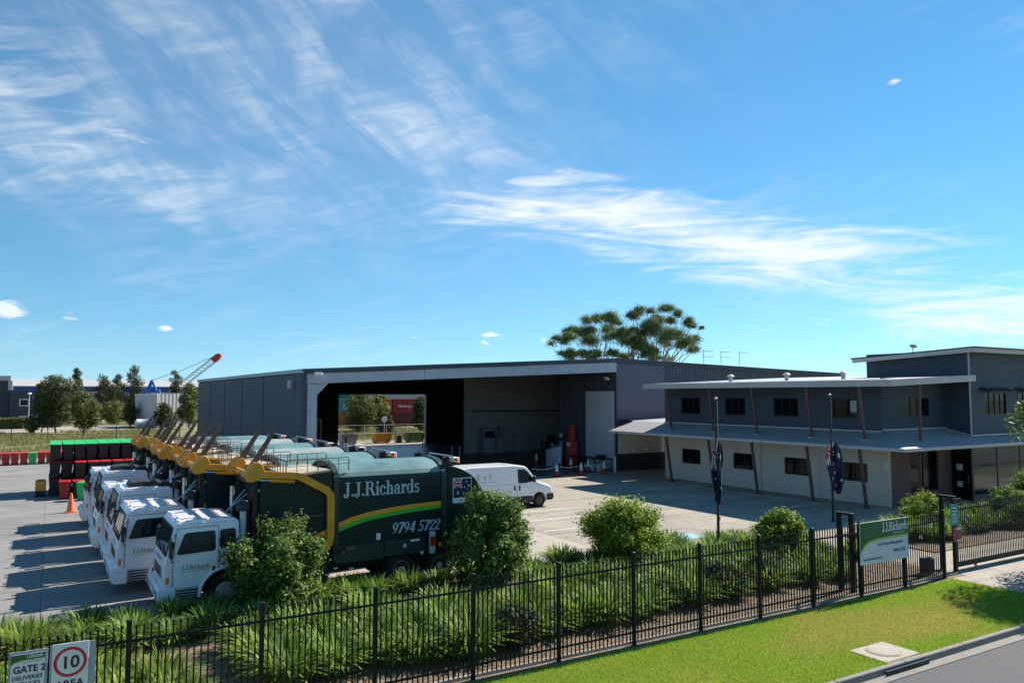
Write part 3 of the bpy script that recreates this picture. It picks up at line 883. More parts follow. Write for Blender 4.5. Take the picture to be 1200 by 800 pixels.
from_y = [49.95, 58.6, 66.0, 73.4, 80.5, 88.1]
for a, b in zip(from_y[:-1], from_y[1:]):
    MB().box(XL, XL + .2, a + .11, b - .11, 0, 7.36, c=.02).build('wall_panel', M['shed_panel'], sh, smooth=0)
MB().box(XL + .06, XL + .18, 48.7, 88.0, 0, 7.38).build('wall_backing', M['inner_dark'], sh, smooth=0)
MB().box(XL - .03, XL + .3, YF + .02, 49.9, 0, 7.4, c=.02).build('corner_pier', M['shed_panel'], sh)
MB().box(XL - .12, XL + .2, YF - .1, YB + .1, 7.40, 7.66, c=.02).build('eave_gutter', M['galv'], sh)
b = MB()
b.prism([(XL - .05, zroof(XL) - .02), (XC, 8.95), (XR, zroof(XR)), (XR, zroof(XR) - .15), (XC, 8.8), (XL - .05, zroof(XL) - .17)], 'xz', YF - .15, YB + .2)
b.build('roof', M['trim_dark'], sh, smooth=0)
# front fascia and galvanised header
b = MB()
b.prism([(XL + .05, zroof(XL) - .18), (XC, 8.78), (XR, zroof(XR) - .17), (XR, zroof(XR) - .34), (XC, 8.62), (XL + .05, zroof(XL) - .30)], 'xz', YF - .13, YF + .1)
b.build('fascia', M['trim_dark'], sh, smooth=0)
hx = [XL + .25, 22.0, 30.4, XC]
for a, c in zip(hx[:-1], hx[1:]):
    MB().prism([(a + .01, zroof(a) - .32), (c - .01, zroof(c) - .34), (c - .01, zroof(c) - .97 - .13 * (c - XL) / (XC - XL)), (a + .01, zroof(a) - .97 - .13 * (a - XL) / (XC - XL))], 'xz', YF - .05, YF + .3).build('header_beam', M['galv'], sh, smooth=0, bevel=.015)
MB().box(XL + .32, XL + .95, YF + .02, YF + .5, 0, 6.72, c=.02).build('column', M['galv'], sh)
MB().prism([(XL + .95, 6.74), (XL + 1.7, 6.79), (XL + .95, 6.0)], 'xz', YF + .1, YF + .4).build('knee_brace', M['galv'], sh, smooth=0)
cm = MB(); cm.obox((XL + .9, YF - .35, 7.35), (.5, .22, .18), Matrix.Rotation(R(-20), 3, 'Z'), .03); cm.cyl((XL + .75, YF - .05, 7.25), (XL + .75, YF - .35, 7.3), .035)
cm.build('security_camera', M['paper_white'], sh)
cm = MB(); cm.obox((XL - .3, YF + 1.9, 6.7), (.22, .3, .55), None, .03); cm.cyl((XL, YF + 1.9, 6.8), (XL - .3, YF + 1.9, 6.8), .03)
cm.build('floodlight', M['trim_light'], sh)
# front wall right of the opening
MB().prism([(XC, 3.62), (43.78, 3.62), (43.78, zroof(43.78) - .36), (XC, zroof(XC) - .36)], 'xz', YF, YF + .2).build('front_panel', M['shed_panel_skylit'], sh, smooth=0)
MB().box(XC, 43.78, YF + .03, YF + .2, 1.35, 3.616).build('dado_wall', M['office_cream'], sh, smooth=0)
MB().box(XC, 43.78, YF + .01, YF + .2, 0, 1.346).build('dado_wall', M['inner_dark'], sh, smooth=0)
for x in (40.3, 41.6):
    MB().lathe([(0, 0), (.16, 0), (.2, .3), (.18, .32), (0, .32)], (x, YF - .22, 1.5)).build('wall_fixture', M['pale_metal'], sh)
    MB().box(x - .03, x + .03, YF - .1, YF + .03, 1.56, 1.62).build('fixture_bracket', M['black_metal'], sh, smooth=0)
MB().box(XC - .09, XC + .05, YF - .04, YF + .03, 0, 8.6).build('corner_flashing', M['trim_dark'], sh, smooth=0)
ribbed(MB(), (43.8, YF + .02), (1, 0), (0, -1), XR - 43.8, lambda u: 0, lambda u: zroof(43.8 + u) - .34, .36, .05).build('ribbed_cladding', M['shed_rib'], sh, smooth=0)
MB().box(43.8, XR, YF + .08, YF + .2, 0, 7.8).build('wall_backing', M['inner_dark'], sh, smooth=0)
# side wall of the bay with roller door
rw = MB()
ribbed(rw, (XC + .03, 52.66), (0, 1), (-1, 0), 3.9, lambda u: 0, lambda u: 8.1, .36, .05)
ribbed(rw, (XC + .03, 48.52), (0, 1), (-1, 0), 4.1, lambda u: 6.42, lambda u: 8.4, .36, .05)
rw.build('ribbed_cladding', M['trim_dark'], sh, smooth=0)
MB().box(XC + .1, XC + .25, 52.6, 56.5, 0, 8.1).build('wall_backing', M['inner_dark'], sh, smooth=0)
d_ = MB()
z = 0.05
while z < 6.33:
    d_.prism([(z, XC + .04), (z + .03, XC - .0), (z + .075, XC - .0), (z + .105, XC + .04)], 'xy', 0, 1) if False else None
    d_.add([(XC + .05, 48.55, z), (XC + .02, 48.55, z + .035), (XC + .02, 48.55, z + .075), (XC + .05, 48.55, z + .105), (XC + .05, 52.5, z), (XC + .02, 52.5, z + .035), (XC + .02, 52.5, z + .075), (XC + .05, 52.5, z + .105)],
           [(0, 4, 5, 1), (1, 5, 6, 2), (2, 6, 7, 3)])
    z += .105
rd = d_.build('roller_door', M['roller_door'], sh, smooth=0)
MB().box(XC + .06, XC + .16, 48.5, 52.55, 0, 6.4).build('door_backing', M['inner_dark'], rd, smooth=0)
for y in (48.44, 52.56):
    MB().box(XC - .06, XC + .1, y - .06, y + .06, 0, 6.4).build('door_track', M['trim_dark'], rd, smooth=0)
MB().box(XC - .06, XC + .1, 48.5, 52.5, 6.36, 6.46).build('door_head', M['trim_dark'], rd, smooth=0)
# inside: pale dividing wall, back wall with opening, far side
for (x0, x1) in ((37.2, 43.4), (43.42, 49.0), (49.02, 55)):
    MB().box(x0, x1, 71.5, 71.75, 0, 4.3).build('dividing_wall', M['inner_wall'], sh, smooth=0)
    MB().prism([(x0, 4.34), (x1, 4.34), (x1, zroof(x1) - .3), (x0, zroof(x0) - .3)], 'xz', 71.55, 71.8).build('dividing_wall', M['inner_wall'], sh, smooth=0)
MB().box(38, 55, 71.42, 71.5, 4.25, 4.38).build('wall_rail', M['inner_dark'], sh, smooth=0)
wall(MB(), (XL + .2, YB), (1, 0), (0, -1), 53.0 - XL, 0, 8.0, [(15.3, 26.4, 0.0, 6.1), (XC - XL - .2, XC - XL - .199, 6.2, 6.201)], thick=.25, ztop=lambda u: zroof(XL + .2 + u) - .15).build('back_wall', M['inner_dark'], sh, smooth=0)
MB().box(40.2, 40.4, 87.8, 88.02, 0, 6.1).build('door_jamb', M['pale_metal'], sh, smooth=0)
MB().box(XR - .2, XR, YF + .2, YB, 0, 8.0).build('end_wall', M['shed_rib'], sh, smooth=0)
for y in (60.8, 73.3):
    b = MB().prism([(XL + .3, 7.1), (XC, 8.35), (XC, 7.85), (XL + .3, 6.6)], 'xz', y, y + .25)
    b.build('rafter', M['inner_dark'], sh, smooth=0)
    MB().box(XL + .25, XL + .55, y, y + .25, 0, 6.9).build('inner_column', M['inner_dark'], sh, smooth=0)
    MB().box(XC - .2, XC + .1, y + (0 if y > 70 else 0), y + .25, 0, 8.3).build('inner_column', M['inner_dark'], sh, smooth=0) if y > 70 else None
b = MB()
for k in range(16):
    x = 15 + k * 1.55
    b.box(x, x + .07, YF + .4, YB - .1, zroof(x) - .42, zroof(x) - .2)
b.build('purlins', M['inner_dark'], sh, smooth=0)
# ------------------------------------------------------------------ lettering
def B_(x0, y0, x1, y1): return [[(x0, y0), (x1, y0), (x1, y1), (x0, y1)]]
def S_(x0, y0, x1, y1, w): 
    q = [(x0, y0), (x0 + w, y0), (x1 + w, y1), (x1, y1)]
    return [q if y1 > y0 else q[::-1]]
def A_(cx, cy, rx, ry, a0, a1, wt, wv, n=18):
    out = []
    for i in range(n):
        q = []
        for k, inner in ((i, 0), (i + 1, 0), (i + 1, 1), (i, 1)):
            t = R(a0 + (a1 - a0) * k / n)
            w = (wt + (wv - wt) * abs(math.cos(t)) ** 1.5) * inner
            q.append((cx + (rx - w) * math.cos(t), cy + (ry - min(w, ry * .6)) * math.sin(t)))
        out.append(q[::-1])
    return [p[::-1] for p in out]
def D_(cx, cy, r): return [[(cx + r * math.cos(2 * math.pi * k / 12), cy + r * math.sin(2 * math.pi * k / 12)) for k in range(12)]]
SERIF = {
 'J': (.62, B_(.12, .94, .58, 1), B_(.26, .12, .45, .97), A_(.225, .13, .225, .21, 190, 360, .07, .18), D_(.10, .12, .095)),
 'R': (.88, B_(0, .94, .5, 1), B_(.1, 0, .29, 1), B_(0, 0, .39, .07), A_(.42, .74, .31, .26, -90, 90, .07, .18), B_(.28, .93, .43, 1), B_(.28, .48, .43, .55), S_(.40, .5, .66, 0, .21), B_(.62, 0, .9, .07)),
 'i': (.36, B_(.1, 0, .27, .66), B_(.02, .60, .2, .67), B_(.02, 0, .35, .07), D_(.18, .88, .11)),
 'c': (.55, A_(.3, .33, .29, .35, 40, 325, .06, .17), D_(.46, .49, .095)),
 'h': (.70, B_(.1, 0, .27, 1), B_(.02, .93, .2, 1), B_(.02, 0, .35, .07), A_(.36, .42, .24, .27, 0, 180, .08, .16), B_(.44, 0, .6, .43), B_(.38, 0, .68, .07)),
 'a': (.60, A_(.28, .45, .22, .25, 0, 165, .08, .15), B_(.36, .06, .5, .47), A_(.25, .2, .23, .22, 0, 360, .06, .15), B_(.42, 0, .59, .08), D_(.12, .5, .08)),
 'r': (.52, B_(.1, 0, .27, .66), B_(.02, .60, .2, .67), B_(.02, 0, .37, .07), A_(.38, .43, .17, .25, 40, 180, .07, .11), D_(.44, .56, .095)),
 'd': (.67, A_(.28, .33, .27, .35, 0, 360, .06, .17), B_(.41, 0, .58, 1), B_(.32, .93, .5, 1), B_(.5, 0, .66, .07)),
 's': (.50, A_(.25, .50, .2, .19, 15, 270, .07, .14), A_(.25, .19, .21, .21, -160, 90, .07, .14)),
 '.': (.27, D_(.12, .1, .1)),
 '9': (.60, A_(.28, .68, .27, .32, 0, 360, .07, .18), A_(.13, .62, .42, .62, -85, 0, .07, .17)),
 '7': (.56, B_(.04, .85, .56, 1), S_(.36, .88, .10, 0, .2), B_(.04, .76, .1, 1)),
 '4': (.62, B_(.33, 0, .52, 1), B_(0, .22, .6, .33), S_(.0, .24, .33, .98, .13)),
 '5': (.58, B_(.12, .86, .52, 1), B_(.1, .48, .2, .9), A_(.26, .31, .29, .33, -150, 125, .08, .19), D_(.09, .16, .09)),
 '2': (.58, A_(.28, .7, .27, .3, -35, 185, .08, .18), S_(.02, .1, .34, .58, .17), B_(.02, 0, .55, .14), D_(.1, .66, .09)),
 ' ': (.32,)}
def serif(text, h, fmap, sx=1.0, shear=0.0):
    """outline letters; fmap(x, z, layer) -> point"""
    b = MB(); cx = 0.0
    for ch in text:
        g = SERIF[ch]
        lay = 0
        for prim in g[1:]:
            for q in prim:
                ar = sum(q[i][0] * q[(i + 1) % len(q)][1] - q[(i + 1) % len(q)][0] * q[i][1] for i in range(len(q)))
                if ar < 0: q = q[::-1]
                b.poly([fmap(((p[0] + shear * p[1]) + cx) * h * sx, p[1] * h, lay) for p in q])
            lay += 1
        cx += g[0]
    return b
def sans(name, text, size, mtx, m, parent, align='LEFT', sx=1.0, bold=0.0):
    cu = bpy.data.curves.new('t', 'FONT')
    cu.body = text; cu.size = size; cu.align_x = align; cu.resolution_u = 3
    cu.offset = bold
    to = bpy.data.objects.new('t', cu); COL.objects.link(to)
    bpy.context.view_layer.update()
    dg = bpy.context.evaluated_depsgraph_get()
    me = bpy.data.meshes.new_from_object(to.evaluated_get(dg))
    bpy.data.objects.remove(to, do_unlink=True)
    bpy.data.curves.remove(cu)
    me.transform(Matrix.Scale(sx, 4, (1, 0, 0)))
    me.materials.clear(); me.materials.append(M[m])
    o = bpy.data.objects.new(name, me); COL.objects.link(o)
    o.matrix_basis = mtx
    o.parent = parent
    return o
# text standing upright, read from the -y side
def face_mtx(x, y, z): return Matrix.Translation((x, y, z)) @ Matrix.Rotation(R(90), 4, 'X')

# ------------------------------------------------------------------ flag of Australia as coloured cells
def star_pts(cx, cy, r, n, ri, rot=90):
    return [(cx + (r if k % 2 == 0 else ri) * math.cos(R(rot) + math.pi * k / n), cy + (r if k % 2 == 0 else ri) * math.sin(R(rot) + math.pi * k / n)) for k in range(2 * n)]
STARS = [star_pts(.5, .25, .15, 7, .067), star_pts(1.5, .83, .0714, 7, .032), star_pts(1.5, .17, .0714, 7, .032), star_pts(1.25, .55, .0714, 7, .032), star_pts(1.72, .61, .0714, 7, .032), star_pts(1.6, .45, .042, 5, .018)]
def inside(p, poly):
    r = False; n = len(poly); j = n - 1
    for i in range(n):
        if (poly[i][1] > p[1]) != (poly[j][1] > p[1]) and p[0] < (poly[j][0] - poly[i][0]) * (p[1] - poly[i][1]) / (poly[j][1] - poly[i][1]) + poly[i][0]: r = not r
        j = i
    return r
def flag_cell(s, t):
    """0 blue, 1 red, 2 white"""
    for st in STARS:
        if inside((s, t), st): return 2
    if s < 1 and t > .5:
        a, c = s - .5, (t - .75)
        if abs(a) < .05 or abs(c) < .05: return 1
        if abs(a) < .085 or abs(c) < .085: return 2
        d1, d2 = abs(c - a * .5) * .894, abs(c + a * .5) * .894
        d = min(d1, d2)
        if d < .018: return 1
        if d < .052: return 2
    return 0
def flag_mesh(fn, ns, nt):
    b = MB()
    for i in range(ns + 1):
        for j in range(nt + 1):
            b.v.append(tuple(fn(2.0 * i / ns, j / nt)))
    for i in range(ns):
        for j in range(nt):
            a = i * (nt + 1) + j
            b.f.append((a, a + nt + 1, a + nt + 2, a + 1))
            b.m.append(flag_cell(2.0 * (i + .5) / ns, (j + .5) / nt))
    return b
FLAGM = [M['flag_blue'], M['flag_red'], M['flag_white']]

# ------------------------------------------------------------------ front-loading collection truck
W = 2.45
def tyre_profile(r, w):
    return [(r * .56, -w / 2 + .02), (r * .62, -w / 2), (r * .92, -w / 2), (r * .985, -w / 2 + .03), (r, -w / 2 + .07), (r, w / 2 - .07), (r * .985, w / 2 - .03), (r * .92, w / 2), (r * .62, w / 2), (r * .56, w / 2 - .02)]
def wheel(parent, x, y, z, r=.5, w=.28, side=-1, rim='rim_cream', deep=.06):
    t = MB().lathe(tyre_profile(r, w), (x, y, z), 'y', 28).build('wheel', M['black_rubber'], parent)
    f = side * w / 2
    pr = [(r * .57, f * .9), (r * .54, f * .95), (r * .50, f * .8), (r * .46, f * .4), (r * .28, f * .4), (r * .26, f * .75), (r * .2, f * .95), (.0, f * .98)]
    rm = MB().lathe(pr, (x, y, z), 'y', 24).build('rim', M[rim], t)
    nb = MB()
    for k in range(8):
        a = 2 * math.pi * k / 8
        nb.cyl((x + r * .37 * math.cos(a), y + f * .4, z + r * .37 * math.sin(a)), (x + r * .37 * math.cos(a), y + f * .58, z + r * .37 * math.sin(a)), .02, n=6)
    nb.build('wheel_nuts', M['bright_steel'], t)
    return t

def make_cab(t, tall=0.0):
    H1 = 1.56
    zr_, zf_ = 2.55 + tall, 2.40 + tall
    inset = lambda z: max(0.0, (z - H1)) * .10
    low = [(.08, .52), (.05, .80), (0.0, .92), (0.0, 1.38), (.05, H1)]
    arch = [(1.62 + .66 * math.cos(R(a)), .50 + .66 * math.sin(R(a))) for a in range(178, 20, -12)]
    lowpoly = low[::-1] + [(.08, .52)][:0] + [(.93, .52)] + arch[0:] + [(1.97, .86), (1.97, H1)]
    up = [(.05, H1), (.24, zf_), (.34, zr_ - .05), (.48, zr_), (1.2, zr_ + .02), (1.86, zr_ - .03), (1.95, zr_ - .12), (1.97, H1)]
    outline = low + [(.93, .52)] + arch + [(1.97, .86)] 
    b = MB()
    lp = [(.05, H1), (0, 1.38), (0, .92), (.05, .80), (.08, .52), (.93, .52)] + arch + [(1.97, .86), (1.97, H1)]
    for y, fl in ((0.0, False), (W, True)):
        q = [(p[0], y, p[1]) for p in lp]
        b.poly(q if not fl else q[::-1])
        sg = 1 if y == 0 else -1
        q = [(p[0], y + sg * inset(p[1]), p[1]) for p in up]
        q = q[::-1]
        b.poly(q if not fl else q[::-1])
    loop = lp[:-1][::-1]                       # around the lower outline without the belt
    full = [(1.97, H1), (1.97, .86)] + arch[::-1] + [(.93, .52), (.08, .52), (.05, .80), (0, .92), (0, 1.38)] + up[:]
    n = len(full)
    for i in range(n):
        p, q = full[i], full[(i + 1) % n]
        if p == q: continue
        a0, a1 = inset(p[1]), inset(q[1])
        b.quad((p[0], a0, p[1]), (p[0], W - a0, p[1]), (q[0], W - a1, q[1]), (q[0], a1, q[1]))
    cab_ = b.build('cab', M['white_paint'], t, bevel=.035, bseg=3)
    # weld so that the bevel sees one shell
    import bmesh as _bm
    bm = _bm.new(); bm.from_mesh(cab_.data)
    _bm.ops.remove_doubles(bm, verts=bm.verts, dist=.0005)
    _bm.ops.recalc_face_normals(bm, faces=bm.faces)
    bm.to_mesh(cab_.data); bm.free()
    cab_.data.polygons.foreach_set('use_smooth', [True] * len(cab_.data.polygons))
    cab_.data.set_sharp_from_angle(angle=R(30))
    # windscreen with gasket and divider
    def ws(s, z, off):
        k = (z - H1) / (zf_ - H1)
        x = .05 + .19 * k
        a = inset(z)
        y = a + .09 + (W - 2 * a - .18) * s
        nx = -(zf_ - H1); nz = .19; l = math.hypot(nx, nz)
        return (x + nx / l * off, y, z + nz / l * off)
    z0, z1 = H1 + .07, zf_ - .05
    g_ = MB()
    for (s0, s1) in ((0.0, 1.0),):
        g_.poly([ws(s0, z0, .014), ws(s0, z1, .014), ws(s1, z1, .014), ws(s1, z0, .014)][::-1])
    wsn = g_.build('windscreen', M['glass_tint'], t, smooth=0)
    gk = MB()
    for p, q in ((ws(0, z0, .012), ws(1, z0, .012)), (ws(0, z1, .012), ws(1, z1, .012)), (ws(0, z0, .012), ws(0, z1, .012)), (ws(1, z0, .012), ws(1, z1, .012))):
        gk.bar(p, q, .035, .03)
    gk.build('gasket', M['black_rubber'], wsn, smooth=0)
    wp = MB(); wp.bar(ws(.1, z0 + .02, .03), ws(.42, z0 + .16, .03), .02); wp.bar(ws(.55, z0 + .02, .03), ws(.86, z0 + .16, .03), .02)
    wp.build('wiper', M['black_metal'], wsn, smooth=0)
    vz = zf_
    for y in (.35, .75, W - .75, W - .35):
        MB().obox((.36, y, zr_ - .01), (.12, .17, .06), None, .02).build('marker_lamp', M['white_paint'], t)
    # side windows and doors
    for sd in (0, 1):
        def sp(x, z, off):
            a = inset(z)
            y = a - off
            return (x, y if sd == 0 else W - y, z)
        k_ = tall * .8
        wins = [[(.37, 1.74), (.35, 1.69), (.42, 1.67), (1.24, 1.70), (1.29, 1.75), (1.28, 2.17 + k_), (1.24, 2.21 + k_), (.60, 2.19 + k_), (.53, 2.15 + k_)]]
        if not tall: wins.append([(1.46, 1.78), (1.50, 1.74), (1.80, 1.76), (1.84, 1.80), (1.83, 2.18), (1.79, 2.22), (1.50, 2.21), (1.46, 2.17)])
        else: wins.append([(1.58, 2.30), (1.54, 2.36), (1.58, 2.42), (1.76, 2.42), (1.80, 2.36), (1.76, 2.30)])
        for wn in wins:
            f = MB(); c = (sum(p[0] for p in wn) / len(wn), sum(p[1] for p in wn) / len(wn))
            def grow(p, d): 
                v = Vector((p[0] - c[0], p[1] - c[1])); return (p[0] + v.x / v.length * d, p[1] + v.y / v.length * d)
            nn = len(wn)
            o1 = [grow(p, .035) for p in wn]
            for i in range(nn):
                j = (i + 1) % nn
                q = [sp(*o1[i], .016), sp(*o1[j], .016), sp(*wn[j], .016), sp(*wn[i], .016)]
                f.poly(q if sd else q[::-1])
                q = [sp(*o1[i], .0), sp(*o1[j], .0), sp(*o1[j], .016), sp(*o1[i], .016)]
                f.poly(q if sd else q[::-1])
            fr = f.build('side_window', M['black_rubber'], t, smooth=0)
            gl = MB(); q = [sp(*p, .008) for p in wn]; gl.poly(q if sd else q[::-1])
            gl.build('pane', M['glass'], fr, smooth=0)
        y0 = -.012 if sd == 0 else W - .004
        # door leaf below the belt
        dpoly = [(.24, .78), (.24, 1.52), (1.38, 1.54), (1.38, 1.22), (1.0, .95), (.92, .78)]
        dd = MB().prism(dpoly, 'xz', y0, y0 + .016).build('door', M['white_paint'], t, bevel=.006)
        sm_ = MB(); yq = -.0135 if sd == 0 else W + .0125
        for p, q in (((.22, .80), (.22, 1.54)), ((.22, 1.54), (.30, 2.30 + k_)), ((1.40, 1.22), (1.40, 1.56)), ((1.40, 1.56), (1.40, 2.34 + k_)), ((.30, 2.34 + k_), (1.40, 2.36 + k_))):
            f_ = lambda p: (p[0], (inset(p[1]) - .004) if sd == 0 else W - inset(p[1]) + .004, p[1])
            sm_.bar(f_(p), f_(q), .012, .012)
        sm_.build('door_seam', M['black_rubber'], t, smooth=0)
        rg = MB(); f_ = lambda x, z: (x, (inset(z) - .012) if sd == 0 else W - inset(z) + .012, z)
        rg.bar(f_(.36, zr_ - .09), f_(1.88, zr_ - .09), .03, .025)
        rg.build('drip_rail', M['white_paint'], t, smooth=0)
        vd = MB(); vd.bar(f_(.66, 1.69), f_(.68, 2.19 + k_), .016, .012); vd.build('vent_divider', M['black_rubber'], t, smooth=0)
        gh = MB(); ym_ = -.03 if sd == 0 else W + .03
        gh.tube([(1.43, ym_ + (.03 if sd == 0 else -.03), 1.35), (1.43, ym_, 1.40), (1.43, ym_, 1.95), (1.43, ym_ + (.08 if sd == 0 else -.08), 2.0)], .012, 6); gh.build('grab_handle', M['black_metal'], t)
        hy = -.03 if sd == 0 else W + .015
        MB().box(1.24, 1.31, hy, hy + .02, 1.10, 1.27, c=.006).build('handle', M['black_plastic'], dd)
        yy = -.02 if sd == 0 else W - .01
        if sd == 0:
            serif('J.J.Richards', .125, lambda x, z, k: (.44 + x, -.0135 - .0005 * k, 1.235 + z), .92).build('lettering', M['dark_letter'], dd, smooth=0)
            sw = MB()
            for i in range(10):
                xa, xb = .46 + i * .07, .46 + (i + 1) * .07
                zc = lambda x: 1.165 + .04 * math.sin((x - .44) / .8 * 2.4)
                sw.quad((xa, -.0138, zc(xa) - .012), (xb, -.0138, zc(xb) - .012), (xb, -.0138, zc(xb) + .012), (xa, -.0138, zc(xa) + .012))
            sw.build('swoosh', M['sign_lime'], dd, smooth=0)
        # step panel with slats between bumper and wheel arch
        ys = -.01 if sd == 0 else W - .03
        st = MB().box(.30, .90, ys, ys + .04, .40, .76, c=.01).build('step_panel', M['bright_steel'], t)
        sl = MB()
        for k in range(4): sl.box(.33, .87, ys - .012 if sd == 0 else ys + .04, ys if sd == 0 else ys + .052, .44 + k * .078, .475 + k * .078)
        sl.build('step_slats', M['black_metal'], st, smooth=0)
        # wheel arch flare
        pts = [(1.62 + .70 * math.cos(R(a)), ys + (.0 if sd == 0 else .03), .50 + .70 * math.sin(R(a))) for a in range(182, 24, -10)]
        MB().tube(pts, .045, 8).build('arch_flare', M['white_paint'], t)
        # mirrors
        ms = -1 if sd == 0 else 1
        yb = .06 if sd == 0 else W - .06
        mr = MB(); mr.tube([(.30, yb, 2.18 + k_), (.16, yb + ms * .24, 2.16 + k_), (.16, yb + ms * .24, 1.50), (.30, yb - ms * .03, 1.44)], .014, 6)
        mo = mr.build('mirror', M['black_plastic'], t)
        MB().obox((.15, yb + ms * .26, 1.86 + k_ * .5), (.12, .24, .50), None, .04).build('mirror_head', M['black_plastic'], mo)
        MB().obox((.212, yb + ms * .26, 1.86 + k_ * .5), (.012, .17, .38)).build('mirror_glass', M['glass'], mo, smooth=0)
        ly = -.015 if sd == 0 else W - .005
        MB().box(.05, .13, ly, ly + .02, .90, 1.08, c=.004).build('indicator', M['orange_lens'], t)
    MB().box(-.022, .012, .30, .38, .98, 1.36).build('grille_post', M['white_paint'], t, smooth=0)
    # nose: grille slots, badge, bumper, lamps
    for k in range(4):
        z = .98 + k * .075
        MB().box(-.018, .01, .42, W - .42, z, z + .036, c=.004).build('grille_slat', M['black_plastic'], t, smooth=0)
    MB().box(-.012, .02, .8, W - .8, 1.40, 1.47).build('badge', M['bright_steel'], t, smooth=0)
    bmp = MB().prism([(-.12, .40), (-.16, .50), (-.16, .72), (-.10, .80), (.30, .80), (.30, .34), (-.04, .34)], 'xz', -.03, W + .03).build('bumper', M['white_paint'], t, bevel=.03, bseg=3)
    for y in (.22, W - .22):
        hl = MB().obox((-.163, y, .61), (.03, .34, .16), None, .012).build('headlight', M['black_plastic'], bmp)
        MB().lathe([(.0, -.03), (.055, -.025), (.065, -.01), (.065, 0)], (-.168, y - .08, .61), 'x', 14).build('lens', M['clear_lens'], hl)
        MB().lathe([(.0, -.03), (.055, -.025), (.065, -.01), (.065, 0)], (-.168, y + .08, .61), 'x', 14).build('lens', M['clear_lens'], hl)
    MB().box(-.168, -.155, W / 2 - .19, W / 2 + .19, .52, .62).build('number_plate', M['paper_white'], bmp, smooth=0)
    if tall:
        MB().prism([(.55, zr_ + .0), (.62, zr_ + .16), (1.1, zr_ + .2), (1.9, zr_ + .1), (2.0, zr_ - .02)], 'xz', .3, 1.5).build('roof_fairing', M['black_plastic'], t, bevel=.03)
    else:
        MB().obox((.62, .55, zr_ + .03), (.5, .36, .05), None, .02).build('roof_hatch', M['white_paint'], t)

